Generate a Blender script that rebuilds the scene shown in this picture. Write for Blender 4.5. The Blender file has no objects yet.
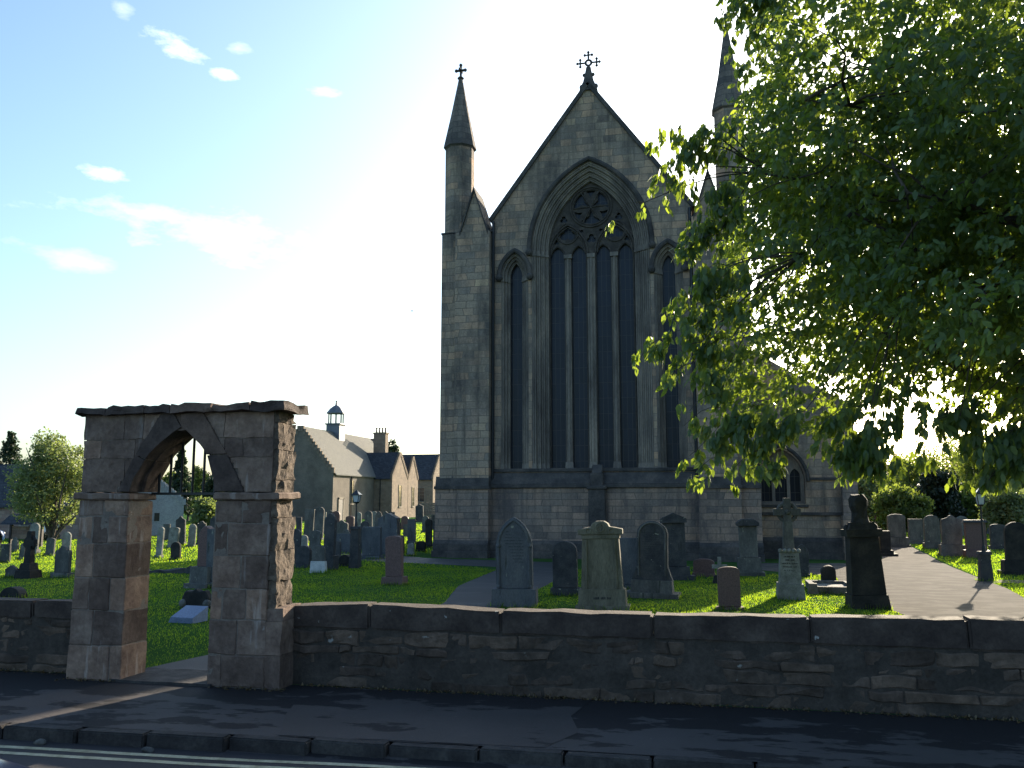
import bpy, bmesh, math, random
import numpy as np
from mathutils import Vector, Matrix, noise
R = math.radians
PI = math.pi
S = bpy.context.scene
COL = S.collection
random.seed(7)
rng = np.random.default_rng(7)

# ------------------------------------------------------------------ camera
EYE = 2.2
F_PX = 869.0
YAW = R(12.5)
PITCH = math.atan(116 / F_PX)
cam_d = bpy.data.cameras.new("camera")
cam = bpy.data.objects.new("camera", cam_d)
COL.objects.link(cam)
cam_d.sensor_width = 36.0
cam_d.lens = 36.0 * F_PX / 1024
cam_d.clip_start = 0.05
cam_d.clip_end = 3000
cam.location = (0, 0, EYE)
cam.rotation_euler = (PI / 2 + PITCH, 0, YAW)
S.camera = cam

FW = Vector((-math.sin(YAW) * math.cos(PITCH), math.cos(YAW) * math.cos(PITCH), math.sin(PITCH)))
RT = Vector((math.cos(YAW), math.sin(YAW), 0))
UP = RT.cross(FW)
C0 = Vector((0, 0, EYE))


def ray(u, v):
    return FW + RT * ((u - 512) / F_PX) + UP * ((384 - v) / F_PX)


def G(u, v, z=0.0):          # survey: where a sight line meets the level z
    d = ray(u, v)
    return C0 + d * ((z - EYE) / d.z)


def AtY(u, v, y):            # survey: where a sight line meets the plane Y = y
    d = ray(u, v)
    return C0 + d * (y / d.y)


# ------------------------------------------------------------------ sky, sun, exposure
SUN_AZ = R(18.9)      # towards +X from +Y
SUN_EL = R(18.0)
world = bpy.data.worlds.new("World")
S.world = world
world.use_nodes = True
wn, wl = world.node_tree.nodes, world.node_tree.links
wn.clear()
w_out = wn.new("ShaderNodeOutputWorld")
w_bg = wn.new("ShaderNodeBackground")
sky = wn.new("ShaderNodeTexSky")
sky.sky_type = 'NISHITA'
sky.sun_disc = False
sky.sun_elevation = SUN_EL
sky.sun_rotation = SUN_AZ
sky.altitude = 50
sky.air_density = 1.0
sky.dust_density = 2.4
sky.ozone_density = 3.0
w_bg.inputs['Strength'].default_value = 0.12
wl.new(w_bg.outputs[0], w_out.inputs[0])
# small thin clouds standing in the sky
tc = wn.new("ShaderNodeTexCoord")
nz = wn.new("ShaderNodeTexNoise")
nz.inputs['Scale'].default_value = 17.0
nz.inputs['Detail'].default_value = 9.0
nz.inputs['Roughness'].default_value = 0.62
mpw = wn.new("ShaderNodeMapping")
mpw.inputs['Scale'].default_value = (1, 1, 2.4)
wl.new(tc.outputs['Generated'], mpw.inputs[0])
wl.new(mpw.outputs[0], nz.inputs['Vector'])


def wmath(op, a, b=None):
    n = wn.new("ShaderNodeMath")
    n.operation = op
    for k, x in enumerate((a, b)):
        if x is None:
            continue
        if isinstance(x, (int, float)):
            n.inputs[k].default_value = x
        else:
            wl.new(x, n.inputs[k])
    return n.outputs[0]


def wdot(vec):
    n = wn.new("ShaderNodeVectorMath")
    n.operation = 'DOT_PRODUCT'
    wl.new(tc.outputs['Generated'], n.inputs[0])
    n.inputs[1].default_value = vec
    return n.outputs['Value']


mask = None
for (u, v, ru, rv, tilt, dens) in [(180, 43, 32, 11, 14, .8), (122, 9, 11, 8, 20, .35), (226, 74, 14, 8, 0, .7), (235, 49, 12, 7, 0, .35),
                                   (324, 92, 15, 9, 0, .6), (102, 171, 27, 8, 8, .8), (150, 214, 95, 13, -2, .4),
                                   (215, 232, 90, 26, 4, .4), (80, 262, 50, 11, 8, .25)]:
    d = ray(u, v).normalized()
    hx = Vector((d.y, -d.x, 0)).normalized()
    vz = hx.cross(d)
    a, b = hx * math.cos(R(tilt)) - vz * math.sin(R(tilt)), hx * math.sin(R(tilt)) + vz * math.cos(R(tilt))
    x = wmath('DIVIDE', wdot(a), ru / F_PX)
    y = wmath('DIVIDE', wdot(b), rv / F_PX)
    r2 = wmath('ADD', wmath('MULTIPLY', x, x), wmath('MULTIPLY', y, y))
    m = wmath('SUBTRACT', .85, wmath('SQRT', r2))
    m = wmath('ADD', m, wmath('MULTIPLY', wmath('SUBTRACT', nz.outputs[0], 0.5), 4.0))
    m = wmath('MULTIPLY', m, dens * .8)
    m = wmath('MULTIPLY', m, wmath('GREATER_THAN', wdot(d), 0.5))
    mx = wn.new("ShaderNodeClamp")
    wl.new(m, mx.inputs[0])
    mask = mx.outputs[0] if mask is None else wmath('MAXIMUM', mask, mx.outputs[0])
cm = wn.new("ShaderNodeMix")
cm.data_type = 'RGBA'
wl.new(wmath('MULTIPLY', mask, 0.85), cm.inputs[0])
wb = wn.new("ShaderNodeMix")          # cool white balance of the whole sky
wb.data_type = 'RGBA'
wb.blend_type = 'MULTIPLY'
wb.inputs[0].default_value = 1.0
wb.inputs[7].default_value = (0.93, 0.98, 0.95, 1)
wl.new(sky.outputs[0], wb.inputs[6])
wl.new(wb.outputs[2], cm.inputs[6])
cm.inputs[7].default_value = (7.0, 7.0, 7.2, 1)
wl.new(cm.outputs[2], w_bg.inputs['Color'])

sun_d = bpy.data.lights.new("sun", 'SUN')
sun_d.energy = 5.0
sun_d.angle = R(0.5)
sun_d.color = (1.0, 0.86, 0.66)
sun = bpy.data.objects.new("sun", sun_d)
COL.objects.link(sun)
sdir = Vector((math.sin(SUN_AZ) * math.cos(SUN_EL), math.cos(SUN_AZ) * math.cos(SUN_EL), math.sin(SUN_EL)))
sun.rotation_euler = sdir.to_track_quat('Z', 'Y').to_euler()
sun.location = (40, 120, 60)

S.view_settings.view_transform = 'Standard'
S.view_settings.look = 'None'
S.view_settings.exposure = 1.55
S.view_settings.gamma = 1
S.view_settings.use_curve_mapping = False
S.render.engine = 'CYCLES'
S.cycles.max_bounces = 6
S.cycles.diffuse_bounces = 3
S.cycles.glossy_bounces = 2
S.cycles.transmission_bounces = 4
S.cycles.use_denoising = True


# ------------------------------------------------------------------ helpers
def tag(o, label=None, cat=None, group=None, kind=None):
    if label: o['label'] = label
    if cat: o['category'] = cat
    if group: o['group'] = group
    if kind: o['kind'] = kind
    return o


def thing(name, loc, label, cat, group=None, rz=0.0):
    o = bpy.data.objects.new(name, None)
    COL.objects.link(o)
    o.location = loc
    o.rotation_euler = (0, 0, rz)
    o.empty_display_size = 0.2
    return tag(o, label, cat, group)


def obj(name, bm, mat, parent=None, smooth=False, recalc=True):
    if recalc:
        bmesh.ops.recalc_face_normals(bm, faces=bm.faces)
    me = bpy.data.meshes.new(name)
    bm.to_mesh(me)
    bm.free()
    if smooth:
        for p in me.polygons: p.use_smooth = True
    if mat: me.materials.append(mat)
    o = bpy.data.objects.new(name, me)
    COL.objects.link(o)
    o.parent = parent
    return o


def np_obj(name, verts, faces, mat, parent=None):
    """verts (n,3), faces (m,k) numpy arrays, k constant"""
    me = bpy.data.meshes.new(name)
    m, k = faces.shape
    me.vertices.add(len(verts))
    me.vertices.foreach_set("co", np.ascontiguousarray(verts, dtype=np.float32).ravel())
    me.loops.add(m * k)
    me.loops.foreach_set("vertex_index", np.ascontiguousarray(faces, dtype=np.int32).ravel())
    me.polygons.add(m)
    me.polygons.foreach_set("loop_start", np.arange(0, m * k, k, dtype=np.int32))
    me.polygons.foreach_set("loop_total", np.full(m, k, dtype=np.int32))
    me.update(calc_edges=True)
    me.materials.append(mat)
    o = bpy.data.objects.new(name, me)
    COL.objects.link(o)
    o.parent = parent
    return o


def BM(): return bmesh.new()


def box(bm, x0, x1, y0, y1, z0, z1, top=0.0, topy=None):
    """box, the top face drawn in by top (x) and topy (y)"""
    if topy is None: topy = top
    vs = [bm.verts.new(p) for p in ((x0, y0, z0), (x1, y0, z0), (x1, y1, z0), (x0, y1, z0),
                                    (x0 + top, y0 + topy, z1), (x1 - top, y0 + topy, z1), (x1 - top, y1 - topy, z1), (x0 + top, y1 - topy, z1))]
    for f in ((0, 3, 2, 1), (4, 5, 6, 7), (0, 1, 5, 4), (1, 2, 6, 5), (2, 3, 7, 6), (3, 0, 4, 7)):
        bm.faces.new([vs[i] for i in f])
    return vs


def plate(bm, outer, holes=(), y0=0.0, y1=0.1):
    """outline in x,z with holes, front at y0, back at y1"""
    edges = []
    for loop in [outer] + list(holes):
        vs = [bm.verts.new((x, y0, z)) for x, z in loop]
        edges += [bm.edges.new((vs[i], vs[(i + 1) % len(vs)])) for i in range(len(vs))]
    r = bmesh.ops.triangle_fill(bm, use_beauty=True, use_dissolve=False, edges=edges, normal=(0, -1, 0))
    fs = [g for g in r['geom'] if isinstance(g, bmesh.types.BMFace)]
    e = bmesh.ops.extrude_face_region(bm, geom=fs)
    vs = [g for g in e['geom'] if isinstance(g, bmesh.types.BMVert)]
    bmesh.ops.translate(bm, vec=(0, y1 - y0, 0), verts=vs)


def loft(bm, loops, closed=False, cap=True):
    rings = [[bm.verts.new(p) for p in l] for l in loops]
    n = len(rings[0])
    for a, b in zip(rings, rings[1:]):
        for i in range(n):
            j = (i + 1) % n
            bm.faces.new((a[i], a[j], b[j], b[i]))
    if cap:
        for r_ in (rings[0], rings[-1]):
            try: bm.faces.new(r_)
            except ValueError: pass


def lathe(bm, prof, n=16, c=(0, 0), rot=0.0, sx=1.0, sy=1.0):
    loft(bm, [[(c[0] + r * sx * math.cos(2 * PI * k / n + rot), c[1] + r * sy * math.sin(2 * PI * k / n + rot), z) for k in range(n)]
              for r, z in prof])


def tube(bm, pts, r, n=6, r1=None):
    pts = [Vector(p) for p in pts]
    loops = []
    m = len(pts)
    for i, p in enumerate(pts):
        d = (pts[min(i + 1, m - 1)] - pts[max(i - 1, 0)]).normalized()
        a = Vector((0, 1, 0)) if abs(d.y) < 0.9 else Vector((1, 0, 0))
        e1 = d.cross(a).normalized()
        e2 = d.cross(e1)
        rr = r if r1 is None else r + (r1 - r) * i / (m - 1)
        loops.append([p + (e1 * math.cos(2 * PI * k / n) + e2 * math.sin(2 * PI * k / n)) * rr for k in range(n)])
    loft(bm, loops)


def ball(bm, c, r, sz=1.0, u=8, v=6):
    bmesh.ops.create_uvsphere(bm, u_segments=u, v_segments=v, radius=r, matrix=Matrix.Translation(c) @ Matrix.Diagonal((1, 1, sz, 1)))


def arch(cx, a, off, z0, zs, n=12):
    """pointed arch outline (x,z): half width a, centres off beyond the far side"""
    Rr = a + off
    hi = math.acos(off / Rr)
    pts = [(cx - a, z0)]
    for i in range(n + 1):
        t = hi * i / n
        pts.append((cx + off - Rr * math.cos(t), zs + Rr * math.sin(t)))
    for i in range(n - 1, -1, -1):
        t = hi * i / n
        pts.append((cx - off + Rr * math.cos(t), zs + Rr * math.sin(t)))
    pts.append((cx + a, z0))
    if abs(z0 - zs) < 1e-6:
        pts = pts[1:-1]
    return pts


def circ(cx, cz, r, n=16, a0=0.0):
    return [(cx + r * math.cos(a0 + 2 * PI * k / n), cz + r * math.sin(a0 + 2 * PI * k / n)) for k in range(n)]


def trefoil(cx, cz, r, a0=PI / 2, lobes=3, n=8):
    pts = []
    for k in range(lobes):
        a = a0 + 2 * PI * k / lobes
        ox, oz = cx + r * .5 * math.cos(a), cz + r * .5 * math.sin(a)
        sp = PI * .62
        for i in range(n):
            t = a - sp + 2 * sp * i / (n - 1)
            pts.append((ox + r * .5 * math.cos(t), oz + r * .5 * math.sin(t)))
    return pts


def roughen(bm, amp, scale, seed=0.0, cuts=0, axis=None):
    if cuts:
        bmesh.ops.subdivide_edges(bm, edges=bm.edges[:], cuts=cuts, use_grid_fill=True)
    for v in bm.verts:
        q = v.co * scale + Vector((seed, seed * 1.7, -seed))
        d = Vector((noise.noise(q), noise.noise(q + Vector((31, 7, 3))), noise.noise(q + Vector((5, 53, 17)))))
        if axis: d = Vector((d.x * axis[0], d.y * axis[1], d.z * axis[2]))
        v.co += d * amp


# ------------------------------------------------------------------ materials
def new_mat(name):
    m = bpy.data.materials.new(name)
    m.use_nodes = True
    nt = m.node_tree
    b = nt.nodes.get('Principled BSDF')
    return m, nt, b


def N(nt, t, **kw):
    n = nt.nodes.new(t)
    for k, v in kw.items():
        if k in n.inputs: n.inputs[k].default_value = v
        else: setattr(n, k, v)
    return n


def ramp(nt, fac, stops, interp='LINEAR'):
    r = nt.nodes.new('ShaderNodeValToRGB')
    r.color_ramp.interpolation = interp
    while len(r.color_ramp.elements) < len(stops): r.color_ramp.elements.new(0.5)
    for e, (p, c) in zip(r.color_ramp.elements, stops):
        e.position = p
        e.color = (*c, 1) if len(c) == 3 else c
    nt.links.new(fac, r.inputs[0])
    return r.outputs[0]


def mix(nt, fac, a, b, mode='MIX'):
    n = nt.nodes.new('ShaderNodeMix')
    n.data_type = 'RGBA'
    n.blend_type = mode
    for i, x in ((0, fac), (6, a), (7, b)):
        if isinstance(x, (int, float)): n.inputs[i].default_value = x
        elif isinstance(x, tuple): n.inputs[i].default_value = (*x, 1)
        else: nt.links.new(x, n.inputs[i])
    return n.outputs[2]


def coords(nt, scale=(1, 1, 1), rnd=True):
    t = nt.nodes.new('ShaderNodeTexCoord')
    out = t.outputs['Object']
    if rnd:
        oi = nt.nodes.new('ShaderNodeObjectInfo')
        mu = nt.nodes.new('ShaderNodeVectorMath'); mu.operation = 'SCALE'
        cx = nt.nodes.new('ShaderNodeCombineXYZ')
        for i in range(3): nt.links.new(oi.outputs['Random'], cx.inputs[i])
        nt.links.new(cx.outputs[0], mu.inputs[0]); mu.inputs['Scale'].default_value = 41.0
        ad = nt.nodes.new('ShaderNodeVectorMath'); ad.operation = 'ADD'
        nt.links.new(out, ad.inputs[0]); nt.links.new(mu.outputs[0], ad.inputs[1])
        out = ad.outputs[0]
    m = nt.nodes.new('ShaderNodeMapping')
    m.inputs['Scale'].default_value = scale
    nt.links.new(out, m.inputs[0])
    return m.outputs[0]


def noise_t(nt, vec, scale, detail=5, rough=.6):
    n = N(nt, 'ShaderNodeTexNoise', Scale=scale, Detail=detail, Roughness=rough)
    nt.links.new(vec, n.inputs['Vector'])
    return n.outputs[0]


def bump(nt, b, h, dist=.01, strength=.6, prev=None):
    n = N(nt, 'ShaderNodeBump', Distance=dist, Strength=strength)
    nt.links.new(h, n.inputs['Height'])
    if prev: nt.links.new(prev, n.inputs['Normal'])
    nt.links.new(n.outputs[0], b.inputs['Normal'])
    return n.outputs[0]


def rough_mat(name, cols, scale=3.0, rough=.9, bd=.008, fine=30, spots=None, spec=.25, stretch=(1, 1, 1), streak=None, island=None):
    """stone-like surface: noise-blended colours, speckles, bump"""
    m, nt, b = new_mat(name)
    vec = coords(nt, stretch)
    f = noise_t(nt, vec, scale, 6, .65)
    n = len(cols)
    c = ramp(nt, f, [(0.32 + .36 * i / max(1, n - 1), cols[i]) for i in range(n)])
    fine_n = noise_t(nt, vec, fine, 4, .7)
    c = mix(nt, .55, c, ramp(nt, fine_n, [(.3, (.55, .55, .55)), (.7, (1.35, 1.35, 1.35))]), 'MULTIPLY')
    if streak:
        v2 = coords(nt, (6, 6, .7))
        s = noise_t(nt, v2, 1.6, 4, .6)
        c = mix(nt, ramp(nt, s, [(.60, (0, 0, 0)), (.68, (.8, .8, .8))]), c, streak)
    if island:
        gi = nt.nodes.new('ShaderNodeNewGeometry')
        c = mix(nt, 1.0, c, ramp(nt, gi.outputs['Random Per Island'], [(0, island[0]), (.5, island[1]), (1, island[2])]), 'MULTIPLY')
    if spots:
        s = noise_t(nt, vec, spots[1], 3, .55)
        c = mix(nt, ramp(nt, s, [(spots[2], (0, 0, 0)), (spots[2] + .05, (1, 1, 1))]), c, spots[0])
    nt.links.new(c, b.inputs['Base Color'])
    b.inputs['Roughness'].default_value = rough
    b.inputs['Specular IOR Level'].default_value = spec
    p = bump(nt, b, fine_n, bd, .7)
    bump(nt, b, f, bd * 4, .5, p)
    return m


def ashlar_mat(name, cols, mortar, bw=.62, bh=.3, weather=(.1, .1, .11), wamt=.6, msize=.012, offs=(0, 0, 0)):
    """coursed squared stone, each block its own tone"""
    m, nt, b = new_mat(name)
    t = nt.nodes.new('ShaderNodeTexCoord')
    sep = nt.nodes.new('ShaderNodeSeparateXYZ')
    nt.links.new(t.outputs['Object'], sep.inputs[0])
    ad = N(nt, 'ShaderNodeMath', operation='ADD')
    nt.links.new(sep.outputs[0], ad.inputs[0]); nt.links.new(sep.outputs[1], ad.inputs[1])
    cb = nt.nodes.new('ShaderNodeCombineXYZ')
    nt.links.new(ad.outputs[0], cb.inputs[0]); nt.links.new(sep.outputs[2], cb.inputs[1])
    # uneven course lengths: shift x by a per-height noise
    warp = N(nt, 'ShaderNodeTexNoise', Scale=.9, Detail=2.0)
    nt.links.new(cb.outputs[0], warp.inputs['Vector'])
    wv = nt.nodes.new('ShaderNodeVectorMath'); wv.operation = 'MULTIPLY_ADD'
    nt.links.new(warp.outputs['Color'], wv.inputs[0]); wv.inputs[1].default_value = (.5, .05, 0)
    nt.links.new(cb.outputs[0], wv.inputs[2])
    br = N(nt, 'ShaderNodeTexBrick', Scale=1.0)
    br.offset = .43; br.squash = .72; br.squash_frequency = 3; br.offset_frequency = 2
    br.inputs['Brick Width'].default_value = bw
    br.inputs['Row Height'].default_value = bh
    br.inputs['Mortar Size'].default_value = msize
    br.inputs['Mortar Smooth'].default_value = .3
    br.inputs['Color1'].default_value = (0, 0, 0, 1)
    br.inputs['Color2'].default_value = (1, 1, 1, 1)
    br.inputs['Mortar'].default_value = (.5, .5, .5, 1)
    nt.links.new(wv.outputs[0], br.inputs['Vector'])
    br2 = N(nt, 'ShaderNodeTexNoise', Scale=.45, Detail=3.0)
    nt.links.new(t.outputs['Object'], br2.inputs['Vector'])
    md = N(nt, 'ShaderNodeMath', operation='MULTIPLY_ADD'); md.inputs[1].default_value = .48
    nt.links.new(br2.outputs[0], md.inputs[0])
    sc = N(nt, 'ShaderNodeMath', operation='MULTIPLY'); sc.inputs[1].default_value = .52
    nt.links.new(br.outputs['Color'], sc.inputs[0]); nt.links.new(sc.outputs[0], md.inputs[2])
    n = len(cols)
    c = ramp(nt, md.outputs[0], [(.14 + .70 * i / (n - 1), cols[i]) for i in range(n)])
    w = noise_t(nt, coords(nt, (1, 1, .35), False), .8, 6, .7)
    c = mix(nt, ramp(nt, w, [(.46, (0, 0, 0)), (.66, (wamt,) * 3)]), c, weather)
    w2_ = noise_t(nt, coords(nt, (2.6, 2.6, .16), False), 1.0, 5, .65)
    c = mix(nt, ramp(nt, w2_, [(.52, (0, 0, 0)), (.70, (wamt * .8,) * 3)]), c, tuple(x * .75 for x in weather))
    fn = noise_t(nt, coords(nt, (1, 1, 1), False), 14, 5, .7)
    c = mix(nt, .6, c, ramp(nt, fn, [(.3, (.6, .6, .6)), (.7, (1.3, 1.3, 1.3))]), 'MULTIPLY')
    c = mix(nt, br.outputs['Fac'], c, mortar)
    nt.links.new(c, b.inputs['Base Color'])
    b.inputs['Roughness'].default_value = .92
    b.inputs['Specular IOR Level'].default_value = .2
    inv = N(nt, 'ShaderNodeMath', operation='SUBTRACT'); inv.inputs[0].default_value = 1.0
    nt.links.new(br.outputs['Fac'], inv.inputs[1])
    p = bump(nt, b, inv.outputs[0], .02, .6)
    bump(nt, b, fn, .02, .5, p)
    return m


def plain_mat(name, col, rough=.6, metal=0.0, spec=.5, var=0.0):
    m, nt, b = new_mat(name)
    b.inputs['Roughness'].default_value = rough
    b.inputs['Metallic'].default_value = metal
    b.inputs['Specular IOR Level'].default_value = spec
    if var:
        f = noise_t(nt, coords(nt), 9, 4)
        c = ramp(nt, f, [(.3, tuple(x * (1 - var) for x in col)), (.7, tuple(min(1, x * (1 + var)) for x in col))])
        nt.links.new(c, b.inputs['Base Color'])
    else:
        b.inputs['Base Color'].default_value = (*col, 1)
    return m


def leaf_mat(name, c1, c2, trans, tmix=.5, scale=3.0, spec=.35):
    m = bpy.data.materials.new(name); m.use_nodes = True
    nt = m.node_tree; nt.nodes.clear()
    out = nt.nodes.new('ShaderNodeOutputMaterial')
    geo = nt.nodes.new('ShaderNodeNewGeometry')
    vec = coords(nt)
    f = noise_t(nt, vec, scale, 3, .6)
    ad = N(nt, 'ShaderNodeMath', operation='MULTIPLY_ADD'); ad.inputs[1].default_value = .5
    nt.links.new(geo.outputs['Random Per Island'], ad.inputs[0])
    h = N(nt, 'ShaderNodeMath', operation='MULTIPLY'); h.inputs[1].default_value = .5
    nt.links.new(f, h.inputs[0]); nt.links.new(h.outputs[0], ad.inputs[2])
    c = ramp(nt, ad.outputs[0], [(.2, c1), (.8, c2)])
    d = N(nt, 'ShaderNodeBsdfPrincipled', Roughness=.5)
    d.inputs['Specular IOR Level'].default_value = spec
    nt.links.new(c, d.inputs['Base Color'])
    tr = nt.nodes.new('ShaderNodeBsdfTranslucent')
    tcx = mix(nt, 1.0, c, trans, 'MULTIPLY')
    nt.links.new(tcx, tr.inputs[0])
    ms = nt.nodes.new('ShaderNodeMixShader'); ms.inputs[0].default_value = tmix
    nt.links.new(d.outputs[0], ms.inputs[1]); nt.links.new(tr.outputs[0], ms.inputs[2])
    nt.links.new(ms.outputs[0], out.inputs[0])
    return m


M = {}
M['ashlar'] = ashlar_mat('church_ashlar', [(.125, .10, .088), (.235, .185, .15), (.35, .265, .195), (.23, .19, .16), (.46, .30, .20), (.31, .245, .19), (.52, .365, .235)], (.165, .135, .11), .62, .29, (.055, .052, .052), .75)
M['ashlar_low'] = ashlar_mat('church_ashlar_lower', [(.10, .082, .074), (.19, .15, .128), (.35, .24, .18), (.22, .175, .148), (.40, .255, .175)], (.11, .095, .085), .78, .25, (.05, .05, .058), .7)
M['dark_stone'] = rough_mat('weathered_dark_stone', [(.038, .035, .036), (.07, .063, .06), (.12, .10, .088)], 1.6, .92, .012, 16)
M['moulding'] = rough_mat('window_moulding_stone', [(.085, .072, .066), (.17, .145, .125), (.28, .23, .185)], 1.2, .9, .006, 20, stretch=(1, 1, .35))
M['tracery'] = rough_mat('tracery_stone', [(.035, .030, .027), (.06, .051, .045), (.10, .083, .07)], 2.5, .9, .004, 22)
M['spire'] = ashlar_mat('spire_stone', [(.085, .072, .068), (.15, .125, .108), (.23, .185, .15)], (.07, .065, .06), .42, .27, (.05, .05, .055), .5)
M['gate_stone'] = rough_mat('gate_sandstone', [(.10, .068, .055), (.16, .112, .09), (.225, .165, .132)], 3.2, .92, .012, 20, spots=((.36, .33, .31), 3.1, .74), streak=(.26, .22, .20), island=((.55, .52, .52), (1.0, .98, .97), (1.5, 1.34, 1.2)))
M['gate_dark'] = rough_mat('gate_dark_sandstone', [(.044, .032, .029), (.075, .055, .048), (.115, .085, .072)], 3.2, .92, .010, 22, island=((.55, .52, .52), (1.0, .98, .97), (1.5, 1.34, 1.2)))
M['gate_side'] = rough_mat('gate_broken_stone', [(.06, .043, .034), (.105, .078, .060), (.16, .122, .093)], 7, .95, .02, 26)
M['mortar'] = rough_mat('gate_mortar', [(.13, .105, .09), (.20, .165, .14)], 4, .95, .006, 40)
ISLW = ((.75, .72, .72), (1.0, .98, .97), (1.28, 1.2, 1.12))
M['wall_stone'] = rough_mat('wall_rubble_stone', [(.038, .028, .022), (.076, .056, .044), (.125, .09, .07)], 2.6, .93, .014, 18, spots=((.25, .24, .22), 5.5, .70), streak=(.062, .05, .042), island=ISLW)
M['wall_mortar'] = rough_mat('wall_pointing', [(.03, .025, .021), (.07, .056, .047)], 3, .95, .014, 20)
M['coping'] = rough_mat('coping_stone', [(.03, .021, .019), (.052, .038, .032), (.085, .064, .053)], 2.6, .9, .009, 24, spots=((.34, .33, .31), 7.0, .71))
M['iron'] = plain_mat('painted_iron', (.012, .014, .018), .45, .2)
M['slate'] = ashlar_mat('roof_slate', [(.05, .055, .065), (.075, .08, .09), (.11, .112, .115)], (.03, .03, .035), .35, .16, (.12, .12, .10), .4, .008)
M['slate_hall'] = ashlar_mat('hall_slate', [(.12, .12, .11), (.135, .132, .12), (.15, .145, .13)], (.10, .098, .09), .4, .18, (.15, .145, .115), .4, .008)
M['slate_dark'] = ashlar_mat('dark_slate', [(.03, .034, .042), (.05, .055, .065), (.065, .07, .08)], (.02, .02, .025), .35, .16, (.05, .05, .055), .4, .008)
M['lead'] = plain_mat('lead_sheet', (.12, .13, .15), .55, .3, .5, .2)
M['harl'] = rough_mat('harled_wall', [(.115, .098, .08), (.15, .128, .105), (.19, .16, .13)], .8, .95, .01, 14)
M['house_stone'] = ashlar_mat('house_sandstone', [(.16, .12, .09), (.21, .16, .12), (.27, .205, .15)], (.19, .16, .13), .5, .24, (.2, .17, .14), .3)
M['pink_stone'] = ashlar_mat('pink_rubble', [(.20, .13, .11), (.28, .19, .16), (.36, .27, .22)], (.22, .17, .15), .4, .2, (.14, .11, .1), .4)
M['white_paint'] = plain_mat('white_painted_wood', (.75, .74, .72), .5)
M['trim_stone'] = rough_mat('pale_dressed_stone', [(.22, .19, .15), (.30, .26, .21)], 2, .9, .003, 20)
M['pale_render'] = rough_mat('pale_render', [(.30, .31, .33), (.38, .39, .41)], 1, .95, .004, 14)
M['glass'] = plain_mat('window_glass', (.02, .025, .03), .12, 0, .6)
M['dark_wood'] = plain_mat('dark_wood', (.04, .03, .025), .6, var=.3)
M['pot'] = plain_mat('clay_pot', (.25, .14, .10), .8, var=.2)


def church_glass():
    m, nt, b = new_mat('leaded_church_glass')
    t = nt.nodes.new('ShaderNodeTexCoord')
    sep = nt.nodes.new('ShaderNodeSeparateXYZ'); nt.links.new(t.outputs['Object'], sep.inputs[0])
    cb = nt.nodes.new('ShaderNodeCombineXYZ')
    nt.links.new(sep.outputs[0], cb.inputs[0]); nt.links.new(sep.outputs[2], cb.inputs[1])
    br = N(nt, 'ShaderNodeTexBrick', Scale=1.0)
    br.offset = 0
    br.inputs['Brick Width'].default_value = .19; br.inputs['Row Height'].default_value = .62
    br.inputs['Mortar Size'].default_value = .012
    br.inputs['Color1'].default_value = (.005, .008, .016, 1); br.inputs['Color2'].default_value = (.008, .013, .026, 1)
    br.inputs['Mortar'].default_value = (.045, .045, .048, 1)
    nt.links.new(cb.outputs[0], br.inputs['Vector'])
    nt.links.new(br.outputs['Color'], b.inputs['Base Color'])
    b.inputs['Roughness'].default_value = .35
    b.inputs['Specular IOR Level'].default_value = .22
    bump(nt, b, br.outputs['Fac'], .01, .5)
    return m


M['church_glass'] = church_glass()

GC = {  # gravestone materials
    'blue': rough_mat('grave_blue_grey', [(.058, .062, .07), (.085, .09, .098), (.125, .125, .125)], 2.2, .8, .003, 40, stretch=(1, 1, .5), spots=((.24, .24, .19), 9, .67), streak=(.035, .036, .03)),
    'grey': rough_mat('grave_grey', [(.06, .06, .058), (.10, .098, .092), (.155, .148, .135)], 3, .9, .004, 36, stretch=(1, 1, .5), spots=((.24, .24, .19), 9, .67), streak=(.035, .036, .03)),
    'dark': rough_mat('grave_dark', [(.030, .032, .036), (.055, .055, .058), (.085, .08, .075)], 3, .85, .004, 36, spots=((.24, .24, .19), 9, .67), streak=(.035, .036, .03)),
    'black': rough_mat('grave_soot', [(.013, .013, .014), (.025, .024, .023), (.045, .04, .034)], 3, .85, .006, 30),
    'buff': rough_mat('grave_buff_lichen', [(.075, .07, .05), (.14, .125, .092), (.19, .172, .13)], 2.2, .9, .004, 34, stretch=(1.6, 1.6, .45)),
    'red': rough_mat('grave_red_granite', [(.085, .05, .048), (.12, .072, .066), (.15, .092, .08)], 30, .6, .001, 120),
    'pale': rough_mat('grave_pale_marble', [(.34, .35, .37), (.46, .46, .47), (.55, .55, .54)], 4, .7, .002, 40),
    'lichen': rough_mat('grave_pale_lichen', [(.12, .12, .105), (.19, .19, .17), (.27, .265, .24)], 5, .9, .004, 30),
}
M['inscription'] = plain_mat('incised_letters', (.028, .028, .03), .9)


def lawn_mat():
    m, nt, b = new_mat('lawn_turf')
    vec = coords(nt, (1, 1, 1), False)
    a = noise_t(nt, vec, .35, 5, .65)
    c = ramp(nt, a, [(.32, (.035, .085, .03)), (.5, (.05, .11, .034)), (.68, (.075, .13, .042))])
    f = noise_t(nt, vec, 55, 3, .8)
    c = mix(nt, .8, c, ramp(nt, f, [(.25, (.45, .5, .45)), (.75, (1.5, 1.45, 1.3))]), 'MULTIPLY')
    g = noise_t(nt, vec, 4, 4, .7)
    c = mix(nt, ramp(nt, g, [(.56, (0, 0, 0)), (.72, (.45, .45, .45))]), c, (.13, .16, .045))
    nt.links.new(c, b.inputs['Base Color'])
    b.inputs['Roughness'].default_value = .85
    b.inputs['Specular IOR Level'].default_value = .0
    p = bump(nt, b, f, .05, .8)
    bump(nt, b, g, .12, .6, p)
    return m


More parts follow.
